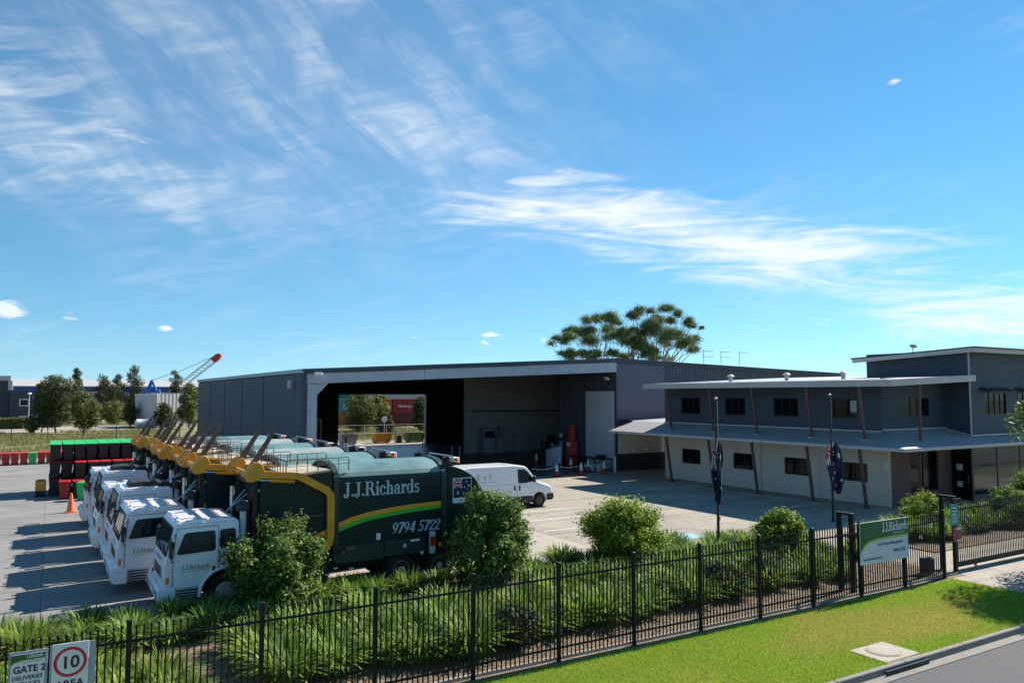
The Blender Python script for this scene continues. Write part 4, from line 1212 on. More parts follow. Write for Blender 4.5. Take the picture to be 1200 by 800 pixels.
def make_truck(name, label, tall=0.0, top='tank_top_sunlit'):
    t = thing(name, label, 'truck', (0, 0, 0), 0, 'collection trucks parked side by side')
    make_cab(t, tall)
    DG = M['green_paint']
    # chassis
    for y in (.75, W - .95): MB().box(.4, 9.3, y, y + .2, .55, .85).build('chassis_rail', M['black_metal'], t, smooth=0)
    MB().box(2.0, 4.6, .12, .6, .45, .95, c=.04).build('fuel_tank', M['black_metal'], t)
    wheel(t, 1.62, .2, .5, .5, .3, -1, 'rim_cream'); wheel(t, 1.62, W - .2, .5, .5, .3, 1, 'rim_cream')
    for x in (6.93, 8.26):
        wheel(t, x, .3, .5, .5, .52, -1, 'rim_cream'); wheel(t, x, W - .3, .5, .5, .52, 1, 'rim_cream')
        pts = [(x + .60 * math.cos(R(a)), .50 + .58 * math.sin(R(a))) for a in range(160, 15, -12)]
        pts2 = [(x + .57 * math.cos(R(a)), .50 + .55 * math.sin(R(a))) for a in range(16, 162, 12)]
        MB().prism(pts + pts2, 'xz', -.02, .6).build('mudguard', M['black_plastic'], t, smooth=40)
    # snorkel and exhaust behind the cab
    ex = MB().cyl((2.09, .24, .9), (2.09, .24, 2.72), .095, n=16).build('air_intake', M['pale_metal'], t)
    MB().lathe([(0, .3), (.10, .28), (.19, .18), (.21, .06), (.19, .0), (0, .0)], (2.09, .24, 2.70), n=18).build('intake_cap', M['black_plastic'], ex)
    MB().cyl((2.15, W - .3, .9), (2.15, W - .3, 3.2), .07, n=12).build('exhaust_stack', M['bright_steel'], t)
    # posts, hoses and ladder in front of the hopper
    fr = MB()
    for y in (.12, .42, W - .42, W - .12): fr.box(2.3, 2.44, y - .05, y + .05, .85, 3.55)
    fr.box(2.3, 2.44, .08, W - .08, 3.4, 3.55); fr.box(2.3, 2.44, .08, W - .08, 2.2, 2.3)
    fr.build('hopper_posts', M['black_metal'], t, smooth=0)
    hs_ = MB()
    for k in range(5):
        y = .18 + k * .09
        hs_.tube([(2.26, y, .9), (2.22 - .03 * k, y, 1.8), (2.25, y + .05, 2.8), (2.3, y + .02, 3.5)], .018, 6)
    hs_.build('hydraulic_hoses', M['black_rubber'], t)
    MB().tube([(2.46, -.02, 1.2), (2.46, -.04, 2.6)], .02, 6).build('grab_rail', M['yellow_paint'], t)
    for k in range(2): MB().tube([(1.75 + .2 * k, .9 + k * .6, 2.62 + tall), (2.4, .9 + k * .6, 3.15)], .022, 6).build('stay_rod', M['bright_steel'], t)
    # hopper
    hp = MB()
    hp.prism([(2.5, .95), (2.5, 3.55), (4.62, 3.72), (4.62, .95)], 'xz', .0, .06)
    hp.prism([(2.5, .95), (2.5, 3.55), (4.62, 3.72), (4.62, .95)], 'xz', W - .06, W)
    hp.box(2.5, 4.62, .06, W - .06, .95, 1.05); hp.box(2.5, 2.58, .06, W - .06, 1.05, 3.2); hp.box(4.54, 4.62, .06, W - .06, 1.05, 3.72)
    hp.build('hopper', DG, t, smooth=0)
    MB().box(2.52, 4.6, .02, W - .02, 3.0, 3.04).build('hopper_floor', M['deck_dust'], t, smooth=0)
    MB().prism([(3.3, 3.60), (4.56, 3.70), (4.56, 3.76), (3.3, 3.66)], 'xz', -.03, W + .03).build('hopper_deck', M['deck_dust'], t, smooth=0)
    MB().box(2.9, 4.35, -.012, .0, 2.40, 2.43).build('side_rib', M['worn_shaded_steel'], t, smooth=0)
    # guard rails over the hopper
    rl = MB()
    for y in (.10, W - .10):
        for k in range(7):
            x = 3.25 + k * .32
            rl.cyl((x, y, 3.7), (x, y, 4.06), .011 if k % 3 else .018, n=6)
        rl.tube([(3.25, y, 4.06), (5.17, y, 4.10)], .014, 6); rl.tube([(3.25, y, 3.88), (5.17, y, 3.92)], .009, 6)
    for k in range(8):
        y = .1 + k * (W - .2) / 7
        rl.cyl((3.25, y, 3.66), (3.25, y, 4.06), .014, n=6)
    rl.tube([(3.25, .1, 4.06), (3.25, W - .1, 4.06)], .02, 6)
    rl.build('guard_rail', M['worn_shaded_steel'], t)
    # tank body: flat sides, arched top
    sec = [(.0, 1.0), (.0, 3.36), (.03, 3.50)]
    topc = [(.03, 3.50), (.10, 3.62), (.26, 3.74), (.52, 3.83), (.85, 3.88), (W / 2, 3.90)]
    topf = topc + [(W - p[0], p[1]) for p in topc[-2::-1]]
    x0, x1 = 4.72, 8.42
    tb = MB()
    side = [(.15, .92), (.0, 1.05), (.0, 3.36), (.03, 3.50)]
    for (p, q) in zip(side[:-1], side[1:]):
        tb.quad((x0, p[0], p[1]), (x1, p[0], p[1]), (x1, q[0], q[1]), (x0, q[0], q[1]))
        tb.quad((x1, W - p[0], p[1]), (x0, W - p[0], p[1]), (x0, W - q[0], q[1]), (x1, W - q[0], q[1]))
    tb.quad((x0, W - .15, .92), (x1, W - .15, .92), (x1, .15, .92), (x0, .15, .92))
    endp = [(p[0], p[1]) for p in side] + topf[1:-1] + [(W - p[0], p[1]) for p in side[::-1]]
    tb.poly([(x0, p[0], p[1]) for p in endp]); tb.poly([(x1, p[0], p[1]) for p in endp[::-1]])
    body = tb.build('tank_body', DG, t, smooth=40)
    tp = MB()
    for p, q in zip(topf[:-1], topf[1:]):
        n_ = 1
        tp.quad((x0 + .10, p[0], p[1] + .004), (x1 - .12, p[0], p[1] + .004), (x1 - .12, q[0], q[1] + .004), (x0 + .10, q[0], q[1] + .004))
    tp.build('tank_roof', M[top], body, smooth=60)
    for xa, xb in ((x0 - .05, x0 + .12), (x1 - .14, x1 + .06)):
        hb = MB(); nn = len(topf)
        outer = [(.0 - .03, 1.0), (-.03, 3.40), (.0, 3.54)] + [(p[0], p[1] + .05) for p in topf[1:-1]] + [(W, 3.54), (W + .03, 3.40), (W + .03, 1.0)]
        inner = [(.02, 1.0), (.02, 3.38), (.05, 3.5)] + [(p[0], p[1] - .03) for p in topf[1:-1]] + [(W - .05, 3.5), (W - .02, 3.38), (W - .02, 1.0)]
        m_ = len(outer)
        for i in range(m_ - 1):
            a, b2, c, d = outer[i], outer[i + 1], inner[i + 1], inner[i]
            for x, fl in ((xa, 0), (xb, 1)):
                q = [(x, *a), (x, *b2), (x, *c), (x, *d)]
                hb.poly(q if fl else q[::-1])
            hb.quad((xa, *a), (xa, *b2), (xb, *b2), (xb, *a))
        hb.build('body_hoop', M['dark_green'], t, smooth=50)
    # tailgate: rounded hood
    prof = [(8.52, 1.0), (8.52, 3.55)]
    arc = [(8.55 + 1.45 * math.sin(R(a)), 2.05 + 1.62 * math.cos(R(a))) for a in range(0, 91, 9)]
    prof = [(8.52, 1.0)] + [(8.52, 3.66)] + arc[1:] + [(9.95, 1.5), (9.6, 1.0)]
    MB().prism(prof, 'xz', .0, W).build('tailgate', DG, t, smooth=30, bevel=.03)
    for y in (.06, W - .16):
        tl = MB()
        tl.box(8.36, 8.62, y, y + .1, 3.5, 3.98, c=.02)
        tl.cyl((8.5, y - .03, 3.9), (8.5, y + .13, 3.9), .09, n=12)
        tl.tube([(8.5, y + .05, 3.85), (9.0, y + .05, 3.72)], .05, 8)
        tl.build('tailgate_hinge', M['black_metal'], t)
    tr_ = MB(); tr_.tube([(8.75, .3, 3.70), (8.85, .3, 3.95), (8.85, W - .3, 3.95), (8.75, W - .3, 3.70)], .03, 8)
    tr_.build('rear_rail', M['pale_metal'], t)
    bl = MB().obox((9.0, .55, 3.80), (.30, .34, .22), None, .02).build('beacon_box', M['paper_white'], t)
    MB().lathe([(0, .0), (.07, .01), (.07, .12), (.05, .16), (0, .17)], (9.0, .35, 3.74), n=12).build('beacon', M['orange_lens'], bl)
    MB().box(8.84, 8.848, .44, .66, 3.74, 3.86).build('lens', M['orange_lens'], bl, smooth=0)
    # flag panel on the tailgate flank
    fp = flag_mesh(lambda s, u: (8.72 + s * .33, -.012, 2.62 + u * .62), 80, 40)
    fp.build('flag_decal', FLAGM, t, smooth=0)
    MB().box(8.70, 9.40, -.01, .0, 2.45, 3.27).build('decal_backing', M['flag_white'], t, smooth=0)
    # skirt, toolboxes, markers
    MB().box(4.75, 6.3, -.01, .1, .92, 1.42, c=.01).build('skirt', M['dark_green'], t, smooth=0)
    tbx = MB().box(6.33, 7.72, -.03, .2, .98, 1.46, c=.015).build('toolbox', M['dark_green'], t, smooth=0)
    MB().box(6.95, 7.05, -.045, -.03, 1.20, 1.32, c=.005).build('latch', M['pale_metal'], tbx)
    MB().box(7.2, 7.5, -.036, -.03, 1.36, 1.43).build('sticker', M['paper_white'], tbx, smooth=0)
    MB().box(6.05, 6.19, -.014, .0, 1.52, 1.72, c=.004).build('sticker', M['paper_white'], t, smooth=0)
    tlp = MB().box(7.86, 8.06, -.05, .0, .92, 1.62, c=.01).build('tail_light', M['pale_metal'], t)
    MB().box(7.875, 8.045, -.062, -.048, 1.16, 1.46, c=.006).build('lens', M['red_lens'], tlp)
    MB().box(8.2, 8.44, -.02, .0, 1.12, 1.26).build('amber_marker', M['amber_lens'], t, smooth=0)
    MB().prism([(7.52, 1.02), (7.66, 1.02), (7.59, .90)], 'xz', -.04, -.03).build('marker', M['paper_white'], t, smooth=0)
    pl = MB().tube([(4.35, -.05, 1.05), (4.6, -.08, 1.22), (5.0, -.06, 1.32), (5.25, -.02, 1.35)], .03, 6)
    pl.build('hydraulic_hose', M['black_rubber'], t)
    MB().box(5.05, 5.35, -.08, -.012, 1.30, 1.42, c=.01).build('valve', M['worn_shaded_steel'], t)
    for x, z in ((4.9, 1.26), (4.7, .78), (5.2, .72), (4.45, .62)):
        MB().box(x, x + .14, -.02, .06, z, z + .035).build('marker', M['paper_white'], t, smooth=0)
    # sweep of colour along the flank
    top_pts = [(3.55, 1.54), (3.9, 1.72), (4.3, 1.92), (4.72, 2.10), (5.2, 2.27), (5.8, 2.40), (6.4, 2.47), (7.2, 2.53), (8.0, 2.56), (8.40, 2.57)]
    th = lambda x: .30 - .07 * (x - 3.5) / 5
    def ribbon(f0, f1, m, y):
        b = MB()
        for (xa, za), (xb, zb) in zip(top_pts[:-1], top_pts[1:]):
            if xa >= 4.60 and xa < 4.70: xa = 4.76
            b.quad((xa, y, za - th(xa) * f1), (xb, y, zb - th(xb) * f1), (xb, y, zb - th(xb) * f0), (xa, y, za - th(xa) * f0))
        b.build('stripe', M[m], t, smooth=0)
    ribbon(0, .5, 'orange_stripe', -.005); ribbon(.5, 1.0, 'green_stripe', -.0052)
    for (xs, dz) in ((2.55, -.10),):
        MB().poly([(2.54, -.005, 1.50), (2.9, -.005, 1.38), (2.9, -.005, 1.24), (2.54, -.005, 1.34)][::-1]).build('stripe', M['orange_stripe'], t, smooth=0)
    serif('J.J.Richards', .435, lambda x, z, k: (4.98 + x, -.007 - .0006 * k, 2.90 + z), .885).build('lettering', M['silver_letter'], t, smooth=0)
    serif('9794 5722', .34, lambda x, z, k: (6.55 + x, -.007 - .0006 * k, 1.66 + z), .98, shear=.22).build('phone_number', M['silver_letter'], t, smooth=0)
    # lifting arms
    path = [(3.75, 1.34), (4.10, 1.34), (4.34, 1.40), (4.50, 1.58), (4.55, 1.85), (4.55, 2.80), (4.53, 3.02), (4.42, 3.16), (3.62, 3.60), (3.50, 3.64), (2.55, 3.72), (2.15, 3.78)]
    for sd in (0, 1):
        y0, y1 = (-.19, -.05) if sd == 0 else (W + .05, W + .19)
        ar = MB(); hw = .105
        pts = [Vector(p) for p in path]
        L_, R_ = [], []
        for i, p in enumerate(pts):
            d = (pts[min(i + 1, len(pts) - 1)] - pts[max(i - 1, 0)]).normalized()
            n_ = Vector((-d.y, d.x))
            w_ = hw * (1.0 if i < 9 else .95)
            L_.append(p + n_ * w_); R_.append(p - n_ * w_)
        for i in range(len(pts) - 1):
            a, b2, c, d = L_[i], L_[i + 1], R_[i + 1], R_[i]
            for y, fl in ((y0, 0), (y1, 1)):
                q = [(a.x, y, a.y), (b2.x, y, b2.y), (c.x, y, c.y), (d.x, y, d.y)]
                ar.poly(q if fl else q[::-1])
            ar.quad((a.x, y0, a.y), (b2.x, y0, b2.y), (b2.x, y1, b2.y), (a.x, y1, a.y))
            ar.quad((d.x, y1, d.y), (c.x, y1, c.y), (c.x, y0, c.y), (d.x, y0, d.y))
        a, d = L_[0], R_[0]; ar.quad((a.x, y0, a.y), (a.x, y1, a.y), (d.x, y1, d.y), (d.x, y0, d.y))
        arm = ar.build('lift_arm', M['yellow_paint'], t, smooth=30, bevel=.015)
        ym = (y0 + y1) / 2
        MB().cyl((3.78, y0 - .03, 1.34), (3.78, y1 + .06, 1.34), .11, n=16).build('pivot', M['black_metal'], arm)
        cy = MB().cyl((3.45, ym, 3.48), (2.75, ym, 3.54), .055, n=12).build('fork_cylinder', M['yellow_paint'], arm)
        MB().cyl((2.75, ym, 3.54), (2.32, ym, 3.58), .03, n=10).build('piston_rod', M['chrome'], cy)
        # head plate at the end of the arm
        MB().prism([(2.00, 3.74), (2.10, 3.54), (2.24, 3.52), (2.56, 3.64), (2.58, 3.80), (2.50, 4.02), (2.38, 4.10), (2.26, 4.02)], 'xz', y0 - .01, y1 + .01).build('arm_head', M['yellow_paint'], arm, bevel=.012)
    MB().cyl((2.22, -.1, 3.72), (2.22, W + .1, 3.72), .075, n=14).build('cross_tube', M['yellow_paint'], t)
    for y in (.22, W - .5):
        fk = MB().prism([(2.02, 3.66), (2.18, 3.56), (2.34, 3.64), (2.50, 3.92), (2.42, 4.06), (2.30, 4.08)], 'xz', y - .02, y + .16).build('fork', M['yellow_paint'], t, bevel=.01)
        q0, q1 = Vector((2.34, y + .07, 3.98)), Vector((3.02, y + .07, 5.10))
        pr = MB(); d = (q1 - q0).normalized(); nrm = Vector((-d.z, 0, d.x))
        o4 = []
        for p, w_, h_ in ((q0, .045, .085), (q0 + (q1 - q0) * .75, .04, .055), (q1, .02, .015)):
            o4.append([p + Vector((0, sy * w_, 0)) + nrm * sz * h_ for sy, sz in ((-1, -1), (1, -1), (1, 1), (-1, 1))])
        vs = [p for r_ in o4 for p in r_]; fs = [(3, 2, 1, 0), (8, 9, 10, 11)]
        for r_ in range(2):
            for k in range(4): fs.append((r_ * 4 + k, r_ * 4 + (k + 1) % 4, r_ * 4 + 4 + (k + 1) % 4, r_ * 4 + 4 + k))
        pr.add(vs, fs); pr.build('tine', M['worn_shaded_steel'], fk, smooth=0)
        MB().cyl((2.12, y + .2, 3.74), (2.5, y + .2, 3.88), .035, n=8).build('latch_rod', M['bright_steel'], fk)
    return t

tA = make_truck('collection_truck', 'front loading collection truck nearest the fence, lettered flank in full view')
tA.location = (2.82, 22.97, 0)
tB = make_truck('collection_truck', 'third collection truck from the fence, taller white cab with dark roof fairing', .27, 'tank_top_sunlit_faded')
tB.location = (1.9, 29.5, 0)
copy_tree(tA, None, (1.9, 26.25, 0), label='second collection truck from the fence, lettered white cab beside the nearest truck')
copy_tree(tA, None, (1.68, 32.9, 0), label='fourth collection truck from the fence, low white cab between two taller cabs')
copy_tree(tB, None, (1.8, 36.5, 0), label='fifth collection truck from the fence, taller cab with dark fairing, near the far end')
copy_tree(tA, None, (1.55, 40.3, 0), label='farthest collection truck in the row, next to the stacked bins')

# ------------------------------------------------------------------ delivery van (nose towards +x)
van = thing('delivery_van', 'white panel van with lime swoosh parked beyond the trucks', 'van', (18.1, 35.1, 0))
VW = 1.95
vin = lambda z: max(0, z - 1.05) * .09
vlow = [(0.05, .34), (0.0, .6), (0.0, 1.05)]
prof_l = [(0.02, 1.05), (0.02, .40), (.62, .40)] + [(1.02 + .40 * math.cos(R(a)), .40 + .40 * math.sin(R(a))) for a in range(170, 5, -15)] + [(1.44, .38), (4.30, .38)] + [(4.74 + .42 * math.cos(R(a)), .40 + .42 * math.sin(R(a))) for a in range(170, 5, -15)] + [(5.18, .36), (5.50, .36), (5.58, .55), (5.56, .82), (5.46, 1.05)]
prof_u = [(0.02, 1.05), (.04, 2.10), (.14, 2.24), (.6, 2.30), (3.2, 2.30), (3.75, 2.24), (3.98, 2.14), (4.62, 1.40), (5.10, 1.22), (5.38, 1.12), (5.46, 1.05)]
b = MB()
for y, fl in ((0, 0), (VW, 1)):
    q = [(p[0], y, p[1]) for p in prof_l]; b.poly(q if not fl else q[::-1])
    sg = 1 if y == 0 else -1
    q = [(p[0], y + sg * vin(p[1]), p[1]) for p in prof_u][::-1]; b.poly(q if not fl else q[::-1])
full = prof_l + prof_u[::-1][1:-1]
for i in range(len(full)):
    p, q = full[i], full[(i + 1) % len(full)]
    b.quad((p[0], vin(p[1]), p[1]), (p[0], VW - vin(p[1]), p[1]), (q[0], VW - vin(q[1]), q[1]), (q[0], vin(q[1]), q[1]))
vb = b.build('body', M['van_white'], van, bevel=.06, bseg=3)
import bmesh
bm = bmesh.new(); bm.from_mesh(vb.data); bmesh.ops.remove_doubles(bm, verts=bm.verts, dist=.0005); bmesh.ops.recalc_face_normals(bm, faces=bm.faces); bm.to_mesh(vb.data); bm.free()
vb.data.polygons.foreach_set('use_smooth', [True] * len(vb.data.polygons)); vb.data.set_sharp_from_angle(angle=R(28))
for sd in (0, 1):
    def vp(x, z, off): 
        y = vin(z) - off
        return (x, y if sd == 0 else VW - y, z)
    wn = [(3.42, 1.36), (3.40, 2.06), (3.80, 2.04), (4.02, 1.88), (4.34, 1.50), (4.30, 1.44), (3.9, 1.36)]
    gl = MB(); q = [vp(*p, .012) for p in wn]; gl.poly(q[::-1] if sd == 0 else q)
    wv = gl.build('side_window', M['glass'], van, smooth=0)
    gk = MB()
    for p, q in zip(wn, wn[1:] + wn[:1]): gk.bar(vp(*p, .012), vp(*q, .012), .03, .02)
    gk.build('gasket', M['black_rubber'], wv, smooth=0)
    yb = -.015 if sd == 0 else VW - .005
    MB().prism([(1.46, .40), (1.46, .66), (4.28, .66), (4.28, .40)], 'xz', yb, yb + .02).build('lower_cladding', M['black_plastic'], van, bevel=.006)
    MB().prism([(5.18, .36), (5.18, .70), (5.60, .72), (5.64, .5), (5.54, .36)], 'xz', yb, yb + .03).build('bumper_corner', M['black_plastic'], van, bevel=.008)
    for x in (3.12, 3.42): MB().box(x, x + .09, yb - .01, yb + .03, .98, 1.22, c=.01).build('handle', M['black_plastic'], van)
    for x in (3.30, 1.75): MB().box(x, x + .012, yb + .003, yb + .02, .68, 1.04).build('door_seam', M['black_plastic'], van, smooth=0)
    mm = MB(); mm.obox((4.28, -.16 if sd == 0 else VW + .16, 1.55), (.14, .2, .34), None, .04); mm.bar((4.34, .02 if sd == 0 else VW - .02, 1.45), (4.30, -.12 if sd == 0 else VW + .12, 1.48), .06)
    mm.build('mirror', M['black_plastic'], van)
    MB().obox((5.40, .12 if sd == 0 else VW - .12, .98), (.22, .26, .2), Matrix.Rotation(R(25), 3, 'Y'), .05).build('headlight', M['clear_lens'], van)
    wheel(van, 1.02, .13 if sd == 0 else VW - .13, .35, .35, .22, -1 if sd == 0 else 1, 'worn_shaded_steel'); wheel(van, 4.74, .13 if sd == 0 else VW - .13, .35, .35, .22, -1 if sd == 0 else 1, 'worn_shaded_steel')
wsv = MB(); wsv.poly([(4.03, VW - .14, 2.09), (4.03, .14, 2.09), (4.60, .06, 1.435), (4.60, VW - .06, 1.435)])
wsv.build('windscreen', M['glass_tint'], van, smooth=0)
MB().box(5.52, 5.62, .05, VW - .05, .34, .78, c=.04).build('front_bumper', M['black_plastic'], van)
MB().box(.1, 5.3, .25, VW - .25, .25, .5).build('underbody', M['black_metal'], van, smooth=0)
vs_ = MB()
for i in range(14):
    xa, xb = .2 + i * .2, .2 + (i + 1) * .2
    f = lambda x: .70 + .46 * max(0, 1 - ((x - .2) / 2.8) ** 1.6)
    vs_.quad((xa, -.006, f(xa) - .20 * (1 - (xa - .2) / 3.2)), (xb, -.006, f(xb) - .20 * (1 - (xb - .2) / 3.2)), (xb, -.006, f(xb)), (xa, -.006, f(xa)))
vs_.build('stripe', M['sign_lime'], van, smooth=0)
for (xa, xb, z) in ((.15, 3.25, 1.30), (3.46, 4.4, .80)):
    MB().box(xa, xb, vin(z) - .004, vin(z) + .02, z, z + .012).build('panel_crease', M['sign_grey'], van, smooth=0)
MB().box(1.72, 1.732, .0 + vin(1.6) - .004, .02 + vin(1.6), 1.1, 2.0).build('door_seam', M['sign_grey'], van, smooth=0)
serif('J.J.Richards', .30, lambda x, z, k: (.42 + x, -.004 + vin(1.66 + z) - .0006 * k, 1.60 + z), .8).build('lettering', M['dark_letter'], van, smooth=0)
MB().box(1.1, 2.1, vin(1.5) - .004, vin(1.5) + .01, 1.49, 1.515).build('lettering_line', M['sign_grey'], van, smooth=0)
# ------------------------------------------------------------------ street fence
FY = 14.75
fence = thing('palisade_fence', 'black steel picket fence running along the garden bed above the lawn', 'fence', (0, FY, 0))
px_ = [-5.1, -2.8, -0.55] + [1.3 + 2.2 * k for k in range(12)]
post0 = None; pick0 = None; rail0 = {}; cap0 = None
def add_post(x):
    global post0
    if post0 is None:
        b = MB().box(-.04, .04, -.04, .04, -.05, 2.17, c=.006)
        post0 = b.build('post', M['fence_black'], fence, (x, 0, 0), smooth=0)
        c_ = MB().box(-.048, .048, -.048, .048, 2.168, 2.21, c=.012).build('post_cap', M['fence_black'], post0)
        return post0
    p = dup(post0, fence, (x, 0, 0))
    dup(post0.children[0], p, (0, 0, 0))
def add_picket(parent, x, z=0.0):
    global pick0
    if pick0 is None:
        b = MB().box(-.0125, .0125, -.0125, .0125, .10, 2.06)
        b.lathe([(0.0, 2.13), (.012, 2.125), (.022, 2.105), (.022, 2.08), (.012, 2.06), (0, 2.055)], (0, 0, 0), n=8)
        pick0 = b.build('picket', M['fence_black'], parent, (x, 0, z), smooth=50)
        return
    dup(pick0, parent, (x, 0, z))
for a, b in zip(px_[:-1], px_[1:]):
    for z in (1.86, .30):
        k = (round(b - a, 2))
        if k not in rail0:
            rail0[k] = MB().box(.04, b - a - .04, -.02, .02, -.02, .02, c=.004).build('rail', M['fence_black'], fence, (a, 0, z), smooth=0)
        else:
            dup(rail0[k], fence, (a, 0, z))
    n = int(round((b - a) / .116))
    if b > -3.0:
        for i in range(1, n): add_picket(fence, a + (b - a) * i / n)
for x in px_: add_post(x)

# gate gantry posts and sliding gate
def gantry(x, y0, y1, zt, label, extra=False):
    g = thing('gate_guide_post', label, 'gate post', (x, 0, 0))
    for y in (y0, y1): MB().box(-.06, .06, y - .06, y + .06, -.05, zt, c=.008).build('post', M['fence_black'], g, smooth=0)
    MB().box(-.065, .065, y0 - .07, y1 + .07, zt + .002, zt + .07, c=.01).build('cap_beam', M['fence_black'], g)
    return g
gantry(21.05, 15.0, 15.42, 2.35, 'pair of black guide posts joined on top, left of the green sign')
gg = gantry(26.6, 15.0, 15.42, 2.5, 'tall black gate posts carrying teal and maroon notices')
MB().box(26.38 - 26.6 - .02, .24, 14.86, 14.90, 2.38, 2.50).build('cap_plate', M['fence_black'], gg)
n1 = thing('teal_notice', 'teal notice board hung on the tall gate post', 'sign', (26.42, 14.88, 1.62))
MB().box(-.24, .24, -.012, .012, 0, .72, c=.004).build('board', M['sign_teal'], n1, smooth=0)
for k in range(5):
    MB().box(-.16 + .03 * (k % 2), .16 - .04 * (k % 3), -.0165, -.0125, .12 + k * .11, .15 + k * .11).build('text_line', M['paper_white'], n1, smooth=0)
n2 = thing('maroon_notice', 'maroon notice board with white print below the teal one', 'sign', (26.55, 14.88, 1.06))
MB().box(-.26, .26, -.012, .012, 0, .52, c=.004).build('board', M['sign_maroon'], n2, smooth=0)
for k, (a, c_) in enumerate(((.02, .07), (.40, .47))):
    MB().box(-.05, .22, -.0165, -.0125, a, c_).build('text_line', M['paper_white'], n2, smooth=0)
gate = thing('sliding_gate', 'black steel sliding gate of close pickets across the driveway', 'gate', (27.0, 15.2, 0))
MB().box(0, 9.6, -.04, .04, .10, .26, c=.01).build('bottom_beam', M['fence_black'], gate, smooth=0)
MB().box(0, 9.6, -.025, .025, 2.02, 2.08, c=.006).build('top_rail', M['fence_black'], gate, smooth=0)
for x in (0.03, 4.8, 9.57): MB().box(x - .03, x + .03, -.03, .03, .26, 2.02).build('stile', M['fence_black'], gate, smooth=0)
gp = MB().box(-.0125, .0125, -.0125, .0125, .26, 2.26)
gp0 = gp.build('picket', M['fence_black'], gate, (.14, 0, 0), smooth=0)
for i in range(1, 80): dup(gp0, gate, (.14 + i * .118, 0, 0))
for x in (1.2, 7.8): MB().cyl((x, -.03, .055), (x, .03, .055), .055, n=14).build('roller', M['bright_steel'], gate)
mo = thing('gate_motor', 'dark gate motor box beside the tall gate post', 'motor', (25.5, 15.35, .012))
MB().box(-.2, .2, -.16, .16, 0, .55, c=.03).build('housing', M['black_plastic'], mo)
MB().box(-.24, .24, -.2, .2, 0, .06).build('plinth', M['concrete_edge'], mo, smooth=0)
# the big company sign
sg = thing('company_sign', 'green and white company sign board mounted on the picket fence', 'sign', (20.9, 14.60, .94))
SW, SH = 2.4, 1.24
MB().box(0, SW, 0, .03, 0, SH, c=.004).build('board', M['sign_white'], sg, smooth=0)
arcp = [(0.0, .36), (.08, .46), (.22, .58), (.45, .66), (.8, .695), (1.4, .715), (SW, .72)]
b = MB(); b.poly([(0, -.004, SH)] + [(p[0], -.004, p[1]) for p in arcp] + [(SW, -.004, SH)]); b.build('green_field', M['sign_green'], sg, smooth=0)
b = MB()
for p, q in zip(arcp[:-1], arcp[1:]): b.quad((p[0], -.007, p[1] - .035), (q[0], -.007, q[1] - .035), (q[0], -.007, q[1] + .03), (p[0], -.007, p[1] + .03))
b.build('lime_band', M['sign_lime'], sg, smooth=0)
serif('J.J.Richards', .27, lambda x, z, k: (1.06 + x, -.010 - .0005 * k, .90 + z), .74).build('lettering', M['white_letter'], sg, smooth=0)
sans('lettering', '& Sons Pty Ltd', .10, face_mtx(1.60, -.010, .795), 'white_letter', sg)
sans('lettering', 'Total Waste Management', .125, face_mtx(.80, -.010, .50), 'dark_letter', sg, bold=.002)
sans('lettering', '9794 5722', .15, face_mtx(1.60, -.010, .24), 'dark_letter', sg, bold=.003)
sans('lettering', 'www.jjrichards.com.au', .10, face_mtx(.12, -.010, .12), 'dark_letter', sg, bold=.002)
# gate 2 sign and speed sign
g2 = thing('gate_sign', 'white GATE 2 deliveries sign with green header at the fence corner', 'sign', (-.37, 14.66, 1.30))
MB().box(-.03, .50, .014, .03, -.25, .66, c=.004).build('backing_plate', M['sign_grey'], g2, smooth=0)
MB().box(0, .46, 0, .012, -.22, .62, c=.003).build('board', M['sign_white'], g2, smooth=0)
b = MB(); b.poly([(0, -.004, .62), (0, -.004, .46), (.05, -.004, .50), (.15, -.004, .525), (.46, -.004, .53), (.46, -.004, .62)]); b.build('green_field', M['sign_green'], g2, smooth=0)
b = MB(); b.poly([(0, -.0055, .47), (0, -.0055, .455), (.05, -.0055, .495), (.15, -.0055, .518), (.46, -.0055, .523), (.46, -.0055, .533), (.15, -.0055, .53), (.05, -.0055, .506)]); b.build('lime_band', M['sign_lime'], g2, smooth=0)
serif('J.J.Richards', .055, lambda x, z, k: (.21 + x, -.007 - .0004 * k, .555 + z), .62).build('lettering', M['white_letter'], g2, smooth=0)
sans('lettering', 'Total Waste Management', .028, face_mtx(.14, -.006, .488), 'dark_letter', g2)
sans('lettering', 'GATE 2', .145, face_mtx(.035, -.006, .335), 'black_letter', g2, sx=.92, bold=.004)
sans('lettering', 'DELIVERIES', .092, face_mtx(.022, -.006, .225), 'black_letter', g2, sx=.92, bold=.0015)
sans('lettering', '& TRUCKS', .082, face_mtx(.045, -.006, .135), 'black_letter', g2, sx=.95, bold=.0015)
s10 = thing('speed_sign', 'white speed limit sign with red ring reading 10 AREA on the fence', 'sign', (.185, 14.64, 1.20))
MB().box(-.03, .62, .02, .035, -.25, .78).build('backing_plate', M['sign_grey'], s10, smooth=0)
MB().box(0, .52, 0, .016, -.22, .80, c=.004).build('board', M['sign_white'], s10, smooth=0)
b = MB()
for k in range(48):
    a0, a1 = 2 * math.pi * k / 48, 2 * math.pi * (k + 1) / 48
    f = lambda r, a: (.26 + r * math.cos(a), -.004, .50 + r * math.sin(a))
    b.quad(f(.19, a0), f(.235, a0), f(.235, a1), f(.19, a1))
b.build('red_ring', M['sign_red'], s10, smooth=0)
sans('lettering', '10', .27, face_mtx(.26, -.006, .405), 'black_letter', s10, 'CENTER', bold=.006)
sans('lettering', 'AREA', .165, face_mtx(.26, -.006, .10), 'black_letter', s10, 'CENTER', bold=.004)

